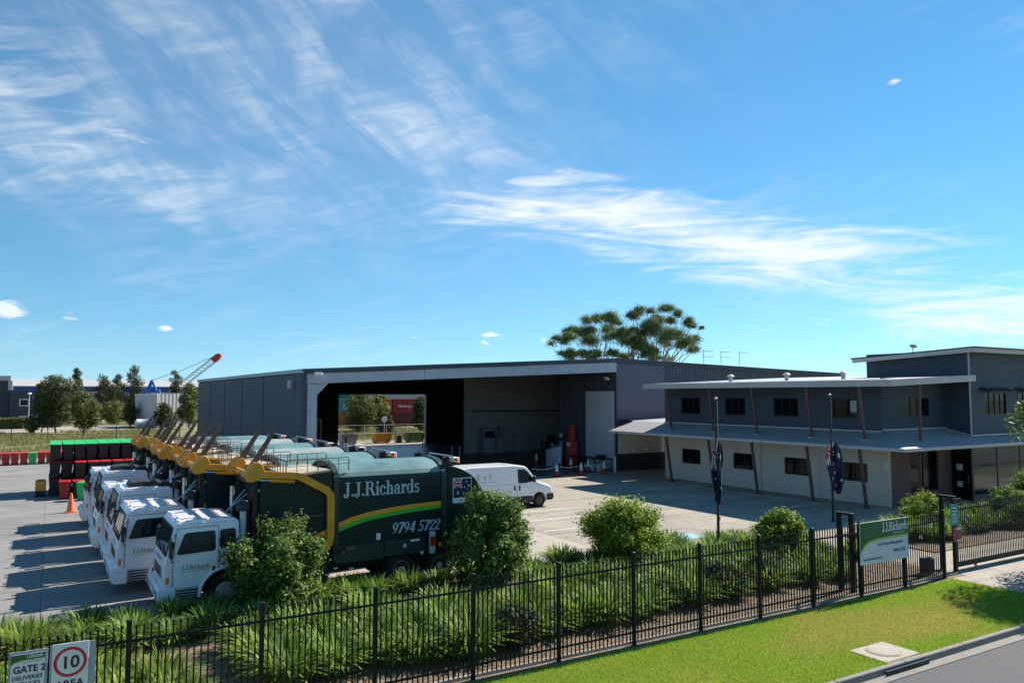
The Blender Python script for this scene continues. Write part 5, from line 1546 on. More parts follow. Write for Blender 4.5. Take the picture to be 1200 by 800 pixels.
# ------------------------------------------------------------------ flagpoles
def flagpole(x, y, zt, label_p, label_f, ztop, mirror, ph, spread):
    p = thing('flagpole', label_p, 'flagpole', (x, y, 0))
    MB().lathe([(0, 0), (.14, 0), (.14, .03), (.055, .05), (.052, 2.6), (.045, 4.4), (.036, zt - .05), (0, zt - .05)], (0, 0, 0), n=14).build('pole', M['black_metal'], p)
    MB().lathe([(0, zt - .06), (.05, zt - .06), (.065, zt - .03), (.065, zt), (.02, zt + .03), (0, zt + .035)], (0, 0, 0), n=14).build('truck_cap', M['pale_metal'], p)
    MB().tube([(.07, 0, 1.2), (.075, 0, zt - .1)], .006, 5).build('halyard', M['paper_white'], p)
    MB().box(.05, .11, -.02, .02, 1.15, 1.3).build('cleat', M['bright_steel'], p)
    sgn = -1 if mirror else 1
    def fn(s, t):
        q = s / 2.0
        w_ = .10 + spread * math.sin(math.pi * (.06 + .86 * q ** .8)) ** .8
        lat = sgn * (.05 + .06 * q) + (.52 - t) * w_ + .03 * math.sin(8 * q + ph)
        dep = .11 * math.sin(8.5 * t + 3.5 * q + ph) * min(1, .25 + 2 * q) + .04 * math.sin(17 * t - 6 * q)
        zz = ztop - q * 2.55 - (1 - t) * .32 * (1 - .6 * q) + .05 * math.sin(7 * t + 9 * q) * q
        return (x + lat * .86 + dep * .5 + .02, y - lat * .5 + dep * .86 - .07, zz)
    f = flag_mesh(fn, 110, 56).build('flag', FLAGM, None, smooth=180)
    tag(f, label_f, 'flag', 'flags at half mast')
    return p
flagpole(22.42, 21.78, 5.9, 'dark flagpole left, rising behind the bright green shrub bed', 'limp dark blue flag hanging on the left flagpole', 4.45, True, .4, .38)
flagpole(32.35, 24.0, 6.05, 'dark flagpole right, standing in front of the office', 'limp starred blue flag with red and white cross on right flagpole', 3.98, False, 1.7, .72)

# ------------------------------------------------------------------ wheelie bins
def make_bin(lid, body='bin_black'):
    t = thing('wheelie_bin', '', 'bin', (0, 0, 0))
    b = MB()
    lo, hi = [(-.22, -.26), (.22, -.26), (.22, .22), (-.22, .22)], [(-.285, -.34), (.285, -.34), (.285, .32), (-.285, .32)]
    b.add([(p[0], p[1], .06) for p in lo] + [(p[0], p[1], .95) for p in hi], [(3, 2, 1, 0), (4, 5, 6, 7)] + [(i, (i + 1) % 4, 4 + (i + 1) % 4, 4 + i) for i in range(4)])
    b.box(-.30, .30, -.355, .335, .93, .965)
    b.build('body', M[body], t, smooth=0, bevel=.012)
    l = MB().prism([(-.37, .97), (-.36, 1.01), (-.1, 1.05), (.25, 1.06), (.36, 1.03), (.38, .97)], 'yz', -.30, .30).build('lid', M[lid], t, bevel=.015)
    for x_ in (-.27, .22): MB().cyl((x_, .30, .1), (x_ + .05, .30, .1), .1, n=12).build('wheel', M['black_rubber'], t)
    MB().tube([(-.25, .36, 1.0), (-.25, .43, 1.0), (.25, .43, 1.0), (.25, .36, 1.0)], .016, 6).build('handle', M[body], t)
    return t
protos = {}
rngb = random.Random(3)
def put_bin(kind, body, loc, rz, label, group):
    k = (kind, body)
    loc = (loc[0] + rngb.uniform(-.015, .015), loc[1] + rngb.uniform(-.05, .05), loc[2]); rz = rz + R(rngb.uniform(-4, 4))
    if k not in protos:
        t = make_bin(kind, body); t.location = loc; t.rotation_euler[2] = rz; protos[k] = t
    else:
        t = copy_tree(protos[k], None, loc, rz)
    tag(t, label, 'bin', group)
LH = 1.035
for ix in range(8):
    for iy in range(5):
        for iz in range(3):
            if 0 < iy and iz < 2 and ix not in (0,): 
                pass
            put_bin('bin_green' if iz == 2 else 'bin_red', 'bin_black', (.45 + ix * .63, 53.9 + iy * .8, .0 + iz * LH), 0,
                    'black wheelie bin with green lid in the top layer of the stack' if iz == 2 else 'black wheelie bin with red lid in a lower layer of the stack',
                    'bins stacked three high' if iz == 2 else 'lower bins of the tall stack')
for ix in range(6):
    for iz in range(2):
        put_bin('bin_red', 'bin_black', (1.75 + ix * .66, 53.05, iz * LH), 0, 'red lidded black bin in the two-high row before the tall stack', 'bins stacked two high')
for ix in range(3):
    put_bin('bin_red', 'bin_red' if ix == 0 else 'bin_black', (.95 + ix * .68, 52.2, 0), 0, 'single red bin at the end of the front row' if ix == 0 else 'red lidded black bin standing on the ground before the stacks', None if ix == 0 else 'front row of red lidded bins')
put_bin('bin_green', 'bin_green', (1.9, 51.0, 0), R(-25), 'bright green wheelie bin in front of the stacks', None)
for ix in range(13):
    for iy in range(2):
        kg = ix == 9 and iy == 0
        put_bin('bin_green' if kg else 'bin_red', 'bin_green' if kg else 'bin_red', (-7.0 + ix * .66, 79.6 + iy * .85, 0), R(180) if iy else 0,
                'lone green bin in the far row of red bins' if kg else 'red wheelie bin in the far row at the yard edge', None if kg else 'far row of red bins')
yb_ = thing('yellow_battery_box', 'yellow and black steel box on the ground at the stack corner', 'box', (-.25, 54.0, 0))
MB().box(-.28, .28, -.3, .3, .35, .95, c=.02).build('box', M['yellow_paint'], yb_)
MB().box(-.26, .26, -.28, .28, 0, .35, c=.02).build('base', M['black_metal'], yb_)
MB().box(-.2, .2, -.32, .24, .95, 1.0, c=.01).build('lid', M['black_metal'], yb_)

# ------------------------------------------------------------------ cones and workshop clutter
def make_cone(label, kind='cone_red', s=1.0, group='cones before the shed'):
    t = thing('traffic_cone', label, 'cone', (0, 0, 0), group=group)
    MB().box(-.19 * s, .19 * s, -.19 * s, .19 * s, 0, .035 * s, c=.01).build('base', M['black_rubber' if kind == 'cone_red' else kind], t)
    MB().lathe([(.145 * s, .035 * s), (.105 * s, .30 * s)], (0, 0, 0), n=18).build('cone', M[kind], t)
    MB().lathe([(.106 * s, .301 * s), (.068 * s, .55 * s)], (0, 0, 0), n=18).build('reflective_band', M['paper_white' if kind == 'cone_red' else kind], t)
    MB().lathe([(.067 * s, .551 * s), (.035 * s, .73 * s), (.0, .735 * s)], (0, 0, 0), n=18).build('tip', M[kind if kind != 'cone_red' else 'paper_white'], t)
    return t
cpos = [(36.48, 56.6, 'red and white cone deepest inside the shed, leftmost'), (36.76, 55.2, 'red and white cone inside the shed, second from the left'), (36.64, 53.4, 'red and white cone beside the thin striped pole'), (32.48, 47.6, 'red and white cone nearest the van, on the sunlit edge'), (36.52, 51.5, 'red and white cone in front of the white cabinet'), (34.57, 47.4, 'red and white cone in the middle of the front chain row'), (36.7, 49.4, 'red and white cone before the black bench'), (36.8, 47.5, 'red and white cone farthest right in front of the roller door')]
c0 = make_cone(cpos[0][2], s=1.3); c0.location = (*cpos[0][:2], 0.008)
for x, y, l in cpos[1:]: copy_tree(c0, None, (x, y, .008 if y > 48.4 else 0), label=l)
ch = MB()
for (p, q) in zip(((30.6, 48.0, .62), (32.48, 47.6, .75), (34.57, 47.4, .75)), ((32.48, 47.6, .75), (34.57, 47.4, .75), (36.8, 47.5, .75))):
    for k in range(8):
        a, b2 = Vector(p).lerp(Vector(q), k / 8), Vector(p).lerp(Vector(q), (k + .55) / 8)
        sag = lambda t: -.14 * 4 * t * (1 - t)
        a.z += sag(k / 8); b2.z += sag((k + .55) / 8)
        ch.bar(a, b2, .05)
tag(ch.build('barrier_chain', M['paper_white'], smooth=0), 'white plastic chain slung between the cones before the shed', 'chain')
oc = make_cone('tall orange cone standing beside the farthest truck cab', 'cone_orange', 1.35, None); oc.location = (1.15, 46.0, 0)
pole = thing('striped_pole', 'thin white pole standing among the cones', 'pole', (36.3, 53.9, .008))
MB().cyl((0, 0, 0), (0, 0, 2.0), .035, n=10).build('shaft', M['paper_white'], pole)
for k in range(4): MB().cyl((0, 0, .2 + k * .45), (0, 0, .42 + k * .45), .037, n=10).build('red_band', M['sign_red'], pole)
MB().lathe([(0, 0), (.2, 0), (.18, .06), (0, .07)], (0, 0, 0), n=16).build('foot', M['black_rubber'], pole)
def bollard(x, y, label, h=1.15, m='paper_white', z=.006):
    b = thing('bollard', label, 'bollard', (x, y, z), group='steel bollards')
    MB().cyl((0, 0, 0), (0, 0, h), .09, n=14).build('pipe', M[m], b)
    MB().lathe([(.09, h), (.08, h + .03), (.04, h + .05), (0, h + .055)], (0, 0, 0), n=14).build('cap', M[m], b)
bollard(38.2, 47.9, 'white bollard at the right edge of the roller door', z=0)
bollard(33.0, 66.0, 'left of two pale bollards deep inside the shed', m='pale_metal'); bollard(33.9, 66.2, 'right of two pale bollards deep inside the shed', m='pale_metal')
bollard(29.8, 87.2, 'dark bollard at the left side of the rear doorway', m='black_metal'); bollard(39.6, 87.2, 'dark bollard at the right side of the rear doorway', m='black_metal')
rp = thing('red_pump_unit', 'tall red pump unit with white label beside the roller door', 'pump', (37.9, 53.3, .006))
MB().box(-.35, .35, -.35, .35, 0, 2.1, c=.03).build('cabinet', M['cone_red'], rp)
MB().box(-.25, .25, -.25, .25, 2.1, 3.5, c=.04).build('tank', M['cone_red'], rp)
MB().box(-.365, -.352, -.25, .25, 1.75, 2.05).build('label_plate', M['paper_white'], rp, smooth=0)
MB().tube([(-.36, .2, 1.2), (-.55, .3, .6), (-.4, .1, .2), (-.38, -.2, .9)], .03, 8).build('hose', M['black_rubber'], rp)
wc = thing('white_cabinet', 'white tilted cabinet leaning beside the red pump', 'cabinet', (36.9, 54.5, .006))
MB().prism([(-.55, 0), (-.55, 1.4), (.55, 1.7), (.55, 0)], 'xz', -.4, .4).build('case', M['sign_white'], wc, bevel=.02)
MB().box(-.5, .5, -.415, -.402, .1, 1.3).build('door', M['sign_white'], wc, smooth=0)
bn = thing('work_bench', 'black work bench with pale tubs under it before the roller door', 'bench', (37.7, 50.4, .006))
MB().box(-.45, .45, -2.3, 2.3, .95, 1.03, c=.01).build('top', M['black_metal'], bn)
for x in (-.4, .4):
    for y in (-2.2, 0, 2.2): MB().box(x - .03, x + .03, y - .03, y + .03, 0, .95).build('leg', M['black_metal'], bn, smooth=0)
for k, y in enumerate((-1.8, -1.2, -.4, .3)):
    tb = thing('plastic_tub', 'pale plastic tub stored under the work bench', 'tub', (37.6, 50.4 + y, .006), group='tubs under the bench')
    MB().lathe([(0, 0), (.2, 0), (.24, .5), (.26, .52), (.26, .55), (0, .55)], (0, 0, 0), n=18).build('pail', M['pale_metal'], tb)
    MB().tube([(0, -.25, .5), (-.1, -.2, .3), (-.12, 0, .22), (-.1, .2, .3), (0, .25, .5)], .008, 5).build('handle', M['black_metal'], tb)
hr = thing('hose_coil', 'black hose coil lying on the end of the bench', 'hose', (37.6, 48.9, 1.04))
for k in range(3): MB().tube([(.32 * math.cos(2 * math.pi * i / 16), .38 * math.sin(2 * math.pi * i / 16), .05 + k * .08) for i in range(17)], .045, 8).build('coil', M['black_rubber'], hr)
rk = thing('storage_rack', 'galvanised storage rack just inside the left of the shed', 'rack', (15.3, 52.2, .006))  # dark steel tone paints the indoor shade onto this galvanised rack
for x in (0, .75):
    for y in (0, .9): MB().box(x - .04, x + .04, y - .04, y + .04, 0, 4.4).build('upright', M['worn_shaded_steel'], rk, smooth=0)
for z in (1.4, 2.9, 4.3):
    for y in (0, .9): MB().box(.04, .71, y - .03, y + .03, z, z + .08).build('beam', M['worn_shaded_steel'], rk, smooth=0)
for z in (.4, 1.9, 3.3): MB().bar((.04, 0, z), (.71, 0, z + .9), .04).build('brace', M['worn_shaded_steel'], rk, smooth=0)
mc = thing('workshop_machine', 'pale workshop machine with dark hoses against the dividing wall', 'machine', (40.2, 70.4, .006))
MB().box(-1.6, -.2, -.5, .5, 0, 2.6, c=.04).box(.1, 1.0, -.4, .4, 0, 1.9, c=.04).build('cabinet', M['pale_metal'], mc)
MB().box(-1.5, -.3, -.53, -.5, 1.6, 2.3).build('panel', M['inner_dark'], mc, smooth=0)
MB().tube([(-.2, -.2, 2.2), (.3, -.3, 2.8), (.6, -.2, 1.9)], .05, 8).build('hose', M['black_rubber'], mc)
lk = thing('tool_locker', 'grey steel locker pair beside the workshop machine', 'locker', (43.6, 70.7, .006))
for k in range(2):
    d_ = MB().box(-.85 + k * .86, -.02 + k * .86, -.3, .3, 0, 2.2, c=.02).build('locker_door', M['inner_wall'], lk)
    MB().box(-.15 + k * .86, -.1 + k * .86, -.33, -.3, 1.0, 1.2).build('handle', M['bright_steel'], d_)
bh = thing('tool_bench', 'cluttered dark tool bench near the right end of the dividing wall', 'bench', (47.5, 69.5, .006))
MB().box(-1.8, 1.8, -.5, .5, .9, 1.0).build('top', M['worn_shaded_steel'], bh, smooth=0)
for x in (-1.7, 1.7):
    for y in (-.42, .42): MB().box(x - .05, x + .05, y - .05, y + .05, 0, .9).build('leg', M['worn_shaded_steel'], bh, smooth=0)
MB().box(-1.2, -.5, -.3, .3, 1.0, 1.7, c=.05).box(.3, 1.3, -.3, .3, 1.0, 1.5, c=.05).build('vice_and_tools', M['black_metal'], bh)
eb = thing('switch_boxes', 'pair of small white switch boxes on the ribbed bay wall', 'switch box', (38.66, 55.9, 1.6))
MB().box(-.12, 0, -.2, .2, 0, .42, c=.02).build('box', M['pale_metal'], eb)
MB().box(-.12, 0, -.2, .2, .7, 1.1, c=.02).build('box', M['pale_metal'], eb)
wl = MB(); wl.obox((38.55, 49.3, 7.35), (.35, .5, .12), Matrix.Rotation(R(35), 3, 'Y'), .02)
wl.build('wall_floodlight', M['paper_white'], sh)

# ------------------------------------------------------------------ foliage
def leaf_quads(P, Nrm, L, Wd, rng, droop=0.0):
    """diamond leaves at points P facing roughly Nrm"""
    n = len(P)
    t = rng.normal(size=(n, 3)); t[:, 2] -= droop
    t -= Nrm * np.sum(t * Nrm, 1, keepdims=True)
    t /= np.linalg.norm(t, axis=1, keepdims=True) + 1e-9
    s = np.cross(Nrm, t)
    l = (L * rng.uniform(.65, 1.25, n))[:, None]; w = (Wd * rng.uniform(.7, 1.2, n))[:, None]
    fold = Nrm * w * .25
    V = np.stack([P - t * l * .5, P + s * w * .5 + fold, P + t * l * .5, P - s * w * .5 + fold], 1).reshape(-1, 3)
    return V, np.arange(4 * n).reshape(n, 4)
def clump_points(rng, centers, radii, n, flat=1.0, shell=.55):
    """points through a set of ellipsoidal clumps, denser at the skin, upper half favoured"""
    centers = np.asarray(centers, float); radii = np.asarray(radii, float)
    w = radii ** 2; w /= w.sum()
    idx = rng.choice(len(centers), n, p=w)
    d = rng.normal(size=(n, 3)); d /= np.linalg.norm(d, axis=1, keepdims=True)
    r = shell + (1 - shell) * rng.random(n) ** .6
    off = d * (r * radii[idx])[:, None]
    off[:, 2] *= flat
    P = centers[idx] + off
    Nn = d + rng.normal(size=(n, 3)) * .55
    Nn[:, 2] += .35
    Nn /= np.linalg.norm(Nn, axis=1, keepdims=True)
    return P, Nn
def limb(mb, p, q, r0, r1, rng, wob=.06, seg=4, n=7):
    p, q = Vector(p), Vector(q); L = (q - p).length
    pts, rs = [], []
    for k in range(seg + 1):
        t = k / seg
        c = p.lerp(q, t)
        if 0 < k < seg: c += Vector(rng.normal(size=3)) * wob * L
        pts.append(c); rs.append(r0 + (r1 - r0) * t)
    mb.tube(pts, rs, n)
    return pts

def shrub(x, y, rx, rz, zc, nleaf, label, matn, seed, L=.125, W_=.06, ry=None):
    rng = np.random.default_rng(seed)
    ry = ry or rx
    t = thing('round_shrub', label, 'shrub', (x, y, 0))
    cs, rs = [], []
    for k in range(64):
        d = rng.normal(size=3); d /= np.linalg.norm(d)
        f = rng.uniform(.45, .93) * (1 + .14 * math.sin(3.1 * d[0] + seed) * math.cos(2.3 * d[1] + 2 * d[2] + seed))
        cs.append((d[0] * rx * f, d[1] * ry * f, zc + d[2] * rz * f)); rs.append(rng.uniform(.12, .34) * rx)
    P, Nn = clump_points(rng, cs, rs, int(nleaf * 1.7), 1.0, .55)
    k = P[:, 2] > .12
    P, Nn = P[k], Nn[k]
    # a ragged skin of shoots
    out = P - np.array([0, 0, zc]); out /= np.linalg.norm(out, axis=1, keepdims=True)
    P = P + out * (rng.random(len(P)) ** 5 * .30 * rx)[:, None]
    V, Q = leaf_quads(P, Nn, L, W_, rng)
    np_mesh('foliage', V, Q, M[matn], t)
    b = MB()
    for k in range(9):
        c = cs[k * 5]
        limb(b, (rng.normal() * .06, rng.normal() * .06, -.02), c, .035, .012, rng, .05)
    b.build('stems', M['bark'], t)
    return t
shrub(5.65, 21.8, 1.27, 1.28, 1.28, 15000, 'round dark green shrub in front of the nearest truck cab', 'leaf_shrub', 11)
shrub(11.95, 21.05, 1.10, 1.42, 1.45, 15000, 'tall leafy shrub hiding the rear of the nearest truck', 'leaf_shrub', 12)
shrub(17.75, 21.6, 1.35, 1.12, 1.22, 14000, 'wide bright green shrub in the middle of the garden bed', 'leaf_shrub_bright', 13)
shrub(23.4, 19.6, .82, .72, .90, 7000, 'smaller bright shrub between the two flagpoles', 'leaf_shrub_bright', 14)

def strappy_mesh(seed, nb, h, spread, matn):
    rng = np.random.default_rng(seed)
    V, Q = [], []
    n = nb
    ang = rng.uniform(0, 2 * np.pi, n); base_r = rng.random(n) ** .5 * spread * .38
    lean = rng.uniform(.1, 1.0, n) ** .8
    hh = h * rng.uniform(.55, 1.1, n)
    w = rng.uniform(.013, .028, n)
    bx, by = base_r * np.cos(ang), base_r * np.sin(ang)
    a2 = ang + rng.normal(size=n) * .5
    dx, dy = np.cos(a2), np.sin(a2)
    sx, sy = -dy, dx
    S = 4
    rows = []
    for k in range(S + 1):
        t = k / S
        r = lean * spread * .75 * (t ** 1.7)
        z = hh * (t - .55 * lean * t ** 2.6)
        ww = w * (1.0 - .15 * t) if k < S else w * .12
        cx, cy = bx + dx * r, by + dy * r
        rows.append(np.stack([np.stack([cx - sx * ww, cy - sy * ww, z], 1), np.stack([cx + sx * ww, cy + sy * ww, z], 1)], 1))
    V = np.stack(rows, 1)          # n, S+1, 2, 3
    idx = np.arange(n * (S + 1) * 2).reshape(n, S + 1, 2)
    Q = np.stack([idx[:, :-1, 0], idx[:, :-1, 1], idx[:, 1:, 1], idx[:, 1:, 0]], -1).reshape(-1, 4)
    return V.reshape(-1, 3), Q
LOM = []
for k in range(6):
    V, Q = strappy_mesh(40 + k, 360 if k < 4 else 420, .90 + .06 * (k % 3), 1.12, None)
    me_o = np_mesh('leaves', V, Q, M['leaf_lomandra' if k < 4 else 'leaf_lomandra_lime'])
    LOM.append(me_o.data)
    bpy.data.objects.remove(me_o)
rngp = random.Random(5)
def lomandra(x, y, s, var, label=None, group=None, z=.012):
    if label is None:
        row = 'along the yard edge at the back of the bed' if y > 21.7 else 'in the front rows nearest the picket fence' if y < 17.4 else 'in the middle of the bed between the shrubs'
        part = 'left end' if x < 5 else 'middle' if x < 13 else 'right half'
        label = 'strappy green tussock %s, %s' % (row, part)
        group = 'tussocks %s, %s' % (row, part)
    o = bpy.data.objects.new('tussock_plant', LOM[var]); COL.objects.link(o)
    o.location = (x, y, z); o.scale = (s, s, s * rngp.uniform(.85, 1.1)); o.rotation_euler[2] = rngp.uniform(0, 6.28)
    return tag(o, label, 'plant', group)
def jit(a): return rngp.uniform(-a, a)
# row along the yard edge
x = -4.6
while x < 21.8:
    lomandra(x + jit(.15), 22.3 + jit(.25), rngp.uniform(.70, .98), rngp.choice((0, 1, 2, 3)))
    x += .95
x = -4.2
while x < 5.6:
    lomandra(x + jit(.2), 20.9 + jit(.3), rngp.uniform(.85, 1.05), rngp.choice((0, 1, 4)))
    x += 1.0
for (x, y, s) in ((-.3, 16.7, 1.0), (.6, 16.3, .95), (1.5, 16.6, 1.05), (2.3, 16.2, .8), (-.9, 17.6, 1.0), (.1, 17.7, 1.05), (1.1, 17.7, 1.05), (2.1, 17.4, .95), (-2, 17.5, 1), (-1.6, 16.4, 1), (.6, 18.7, 1.0), (-.6, 18.8, 1.0), (-1.8, 18.8, 1.0)):
    lomandra(x, y, s, rngp.choice((4, 5)), 'pale lime strappy tussock in the dense patch behind the corner signs', 'lime tussocks behind the corner signs')
for r_, (y, xa, xb) in enumerate(((16.45, 4.6, 10.6), (17.7, 4.5, 11.4), (19.1, 4.3, 11.2))):
    x = xa
    while x < xb:
        lomandra(x + jit(.2), y + jit(.3), rngp.uniform(.92, 1.18), rngp.choice((0, 1, 2, 3, 4)))
        x += 1.02
for r_, (y, xa, xb) in enumerate(((16.7, 11.0, 20.4), (17.9, 11.3, 20.8), (19.2, 12.6, 21.4), (20.5, 13.2, 21.6))):
    x = xa
    while x < xb:
        lomandra(x + jit(.25), y + jit(.3) + .04 * (x - 11) * (r_ == 0), rngp.uniform(.85, 1.12), rngp.choice((0, 1, 2, 3, 4)))
        x += 1.06
for (x, y, s) in ((21.9, 17.4, .9), (22.9, 17.2, .85), (22.4, 16.4, .75), (22.6, 18.4, .95), (23.6, 18.0, .9), (24.4, 18.6, .8), (25.2, 19.6, .8), (24.6, 21.0, .9), (25.6, 20.6, .9), (25.4, 22.2, .85), (23.6, 21.6, .9), (22.8, 22.3, .9), (24.0, 22.5, .85), (25.8, 18.3, .8), (21.0, 16.6, .8), (21.6, 19.4, .85), (22.0, 20.6, .8)):
    lomandra(x, y, s, rngp.choice((0, 1, 2)))
# planting in front of the office
for i in range(15):
    lomandra(30.0 + i * .82 + jit(.2), 20.6 + jit(.4), rngp.uniform(.8, 1.05), rngp.choice((0, 1, 4)), 'strappy tussock in the bed before the office entry', 'tussocks in the office garden bed', .035)
for i in range(14):
    lomandra(30.6 + i * .9 + jit(.2), 19.0 + jit(.4), rngp.uniform(.75, 1.0), rngp.choice((0, 1, 2)), 'strappy tussock in the bed before the office entry', 'tussocks in the office garden bed', .035)
shrub(34.7, 21.0, .85, .7, .72, 4500, 'low bright bush at the left end of the office garden bed', 'leaf_shrub_bright', 21, .11, .05)
shrub(44.5, 20.5, 1.2, 1.25, 1.25, 7000, 'dark bush at the right frame edge before the office glass', 'leaf_shrub', 22, .12, .055)
shrub(38.6, 18.4, .8, .55, .6, 3000, 'dark low bush behind the sliding gate, nearer the gate box', 'leaf_shrub', 23, .12, .055)
shrub(40.9, 20.2, .9, .75, .75, 4000, 'leafy bush in the middle of the office garden bed', 'leaf_shrub', 24, .12, .055)
for k, (x, y) in enumerate(((17.6, 16.9), (19.7, 17.3), (9.9, 16.2))):
    shrub(x, y, .62, .42, .45, 3000, ['dark spiky low bush near the fence, left of the pair', 'dark spiky low bush near the fence, right of the pair', 'dark low bush near the fence below the tall leafy shrub'][k], 'leaf_pine', 31 + k, .13, .03)

# lawn blades on the verge
def blades(name, n, xr, yr, h, w, matn, dens=None, z0=0.0, seed=3):
    rng = np.random.default_rng(seed)
    x = rng.uniform(*xr, n); y = rng.uniform(*yr, n)
    if dens is not None:
        k = rng.random(n) < dens(x, y); x, y = x[k], y[k]
    n = len(x)
    a = rng.uniform(0, 2 * np.pi, n); hh = h * rng.uniform(.5, 1.3, n); lean = rng.uniform(.1, .9, n) * hh
    b = rng.uniform(0, 2 * np.pi, n)
    z = np.full(n, z0)
    V = np.stack([np.stack([x - w * np.cos(a), y - w * np.sin(a), z], 1), np.stack([x + w * np.cos(a), y + w * np.sin(a), z], 1), np.stack([x + lean * np.cos(b), y + lean * np.sin(b), z + hh], 1)], 1).reshape(-1, 3)
    return np_mesh(name, V, np.arange(3 * n).reshape(n, 3), M[matn])
def vnoise(x, y, s):
    return (np.sin(x * s * 1.3 + 1.7) * np.cos(y * s * 1.7 + x * s * .6) + np.sin(x * s * 2.9 + y * s * 2.1) * .5 + np.cos(y * s * 4.1 - x * s * 3.3) * .3) / 1.8
pitmask = lambda x, y: ~((abs(x - 16.95) < .62 + .05 * np.sin(y * 23)) & (y < 11.78 + .03 * np.sin(x * 19))) & (y < 14.55 - .12 * (np.sin(x * 3.1) + np.sin(x * 7.7 + 1)) * .5)
dry = lambda x, y: 1 / (1 + np.exp(-7 * (vnoise(x, y, .55) * .5 + np.exp(-((x - 19.5) / 3.2) ** 2 - ((y - 12.6) / 1.1) ** 2) * 2.0 - .38)))
o = blades('lawn_grass', 300000, (5.5, 25.6), (10.79, 14.60), .055, .0055, 'grass_blade', lambda x, y: pitmask(x, y) * (1 - .82 * dry(x, y)), seed=3)
tag(o, 'short bright green lawn grass on the street verge', 'grass', kind='stuff')
o = blades('dry_lawn_grass', 220000, (5.5, 25.55), (10.82, 14.60), .04, .005, 'grass_dry', lambda x, y: pitmask(x, y) * dry(x, y) * .9, seed=4)
tag(o, 'yellowed dry patches of grass on the street verge', 'grass', kind='stuff')
# long dry grass of the field behind the yard
o = blades('field_grass', 60000, (-30, 16), (86, 146), .45, .05, 'field_blade', lambda x, y: (vnoise(x, y, .12) > -.3) * .9, -.03, 5)
tag(o, 'long dry grass in the field behind the yard', 'grass', kind='stuff')
o = blades('far_field_grass', 30000, (26, 70), (97, 138), .4, .05, 'field_blade', lambda x, y: (vnoise(x, y, .12) > -.3) * .9, -.03, 6)
tag(o, 'dry grass seen through the rear shed doorway', 'grass', kind='stuff')
# bark chips
rng = np.random.default_rng(9)
n = 26000
P = np.stack([rng.uniform(-3, 26, n), 14.95 + 3.6 * rng.random(n) ** 1.3, np.full(n, .022)], 1)
Nn = rng.normal(size=(n, 3)) * .35; Nn[:, 2] += 1; Nn /= np.linalg.norm(Nn, axis=1, keepdims=True)
V, Q = leaf_quads(P, Nn, .05, .022, rng)
tag(np_mesh('bark_mulch', V, Q, M['mulch_chip']), 'brown bark mulch chips covering the garden bed', 'mulch', kind='stuff')

# ------------------------------------------------------------------ trees
def tree(name, label, x, y, h, wd, matn, seed, shape='round', nleaf=2600, L=.42, W_=.2, group=None, bark='bark', z=0.0, trunk_h=None):
    rng = np.random.default_rng(seed)
    t = thing(name, label, 'tree', (x, y, z), group=group)
    cs, rs = [], []
    th = trunk_h if trunk_h is not None else h * .22
    K = 34
    for k in range(K):
        u = (k + rng.random()) / K
        zz = th + (h - th) * u
        if shape == 'cone': prof = (1 - u) ** .6 * .95 + .16
        elif shape == 'column': prof = math.sin(math.pi * min(1, .12 + .88 * u)) ** .6
        else: prof = math.sin(math.pi * (.10 + .82 * u)) ** .7
        a = rng.uniform(0, 2 * math.pi); r = wd / 2 * prof * rng.uniform(.2, .85)
        cs.append((r * math.cos(a), r * math.sin(a), zz)); rs.append(wd * rng.uniform(.17, .30) * (.45 + .55 * prof))
    P, Nn = clump_points(rng, cs, rs, int(nleaf * 1.6), .85, .4)
    V, Q = leaf_quads(P, Nn, L, W_, rng, .5)
    np_mesh('crown', V, Q, M[matn], t)
    b = MB()
    tp = limb(b, (0, 0, -.05), (rng.normal() * .2, rng.normal() * .2, h * .75), .035 * h * .55, .02, rng, .02, 6, 8)
    for k in range(0, K, 2):
        s = tp[min(5, 1 + int(4 * (cs[k][2] / h)))]
        limb(b, (s.x, s.y, min(s.z, cs[k][2] * .8)), cs[k], .011 * h * .5, .012, rng, .06, 3, 6)
    b.build('trunk', M[bark], t)
    return t
GL = 'trees beyond the field'
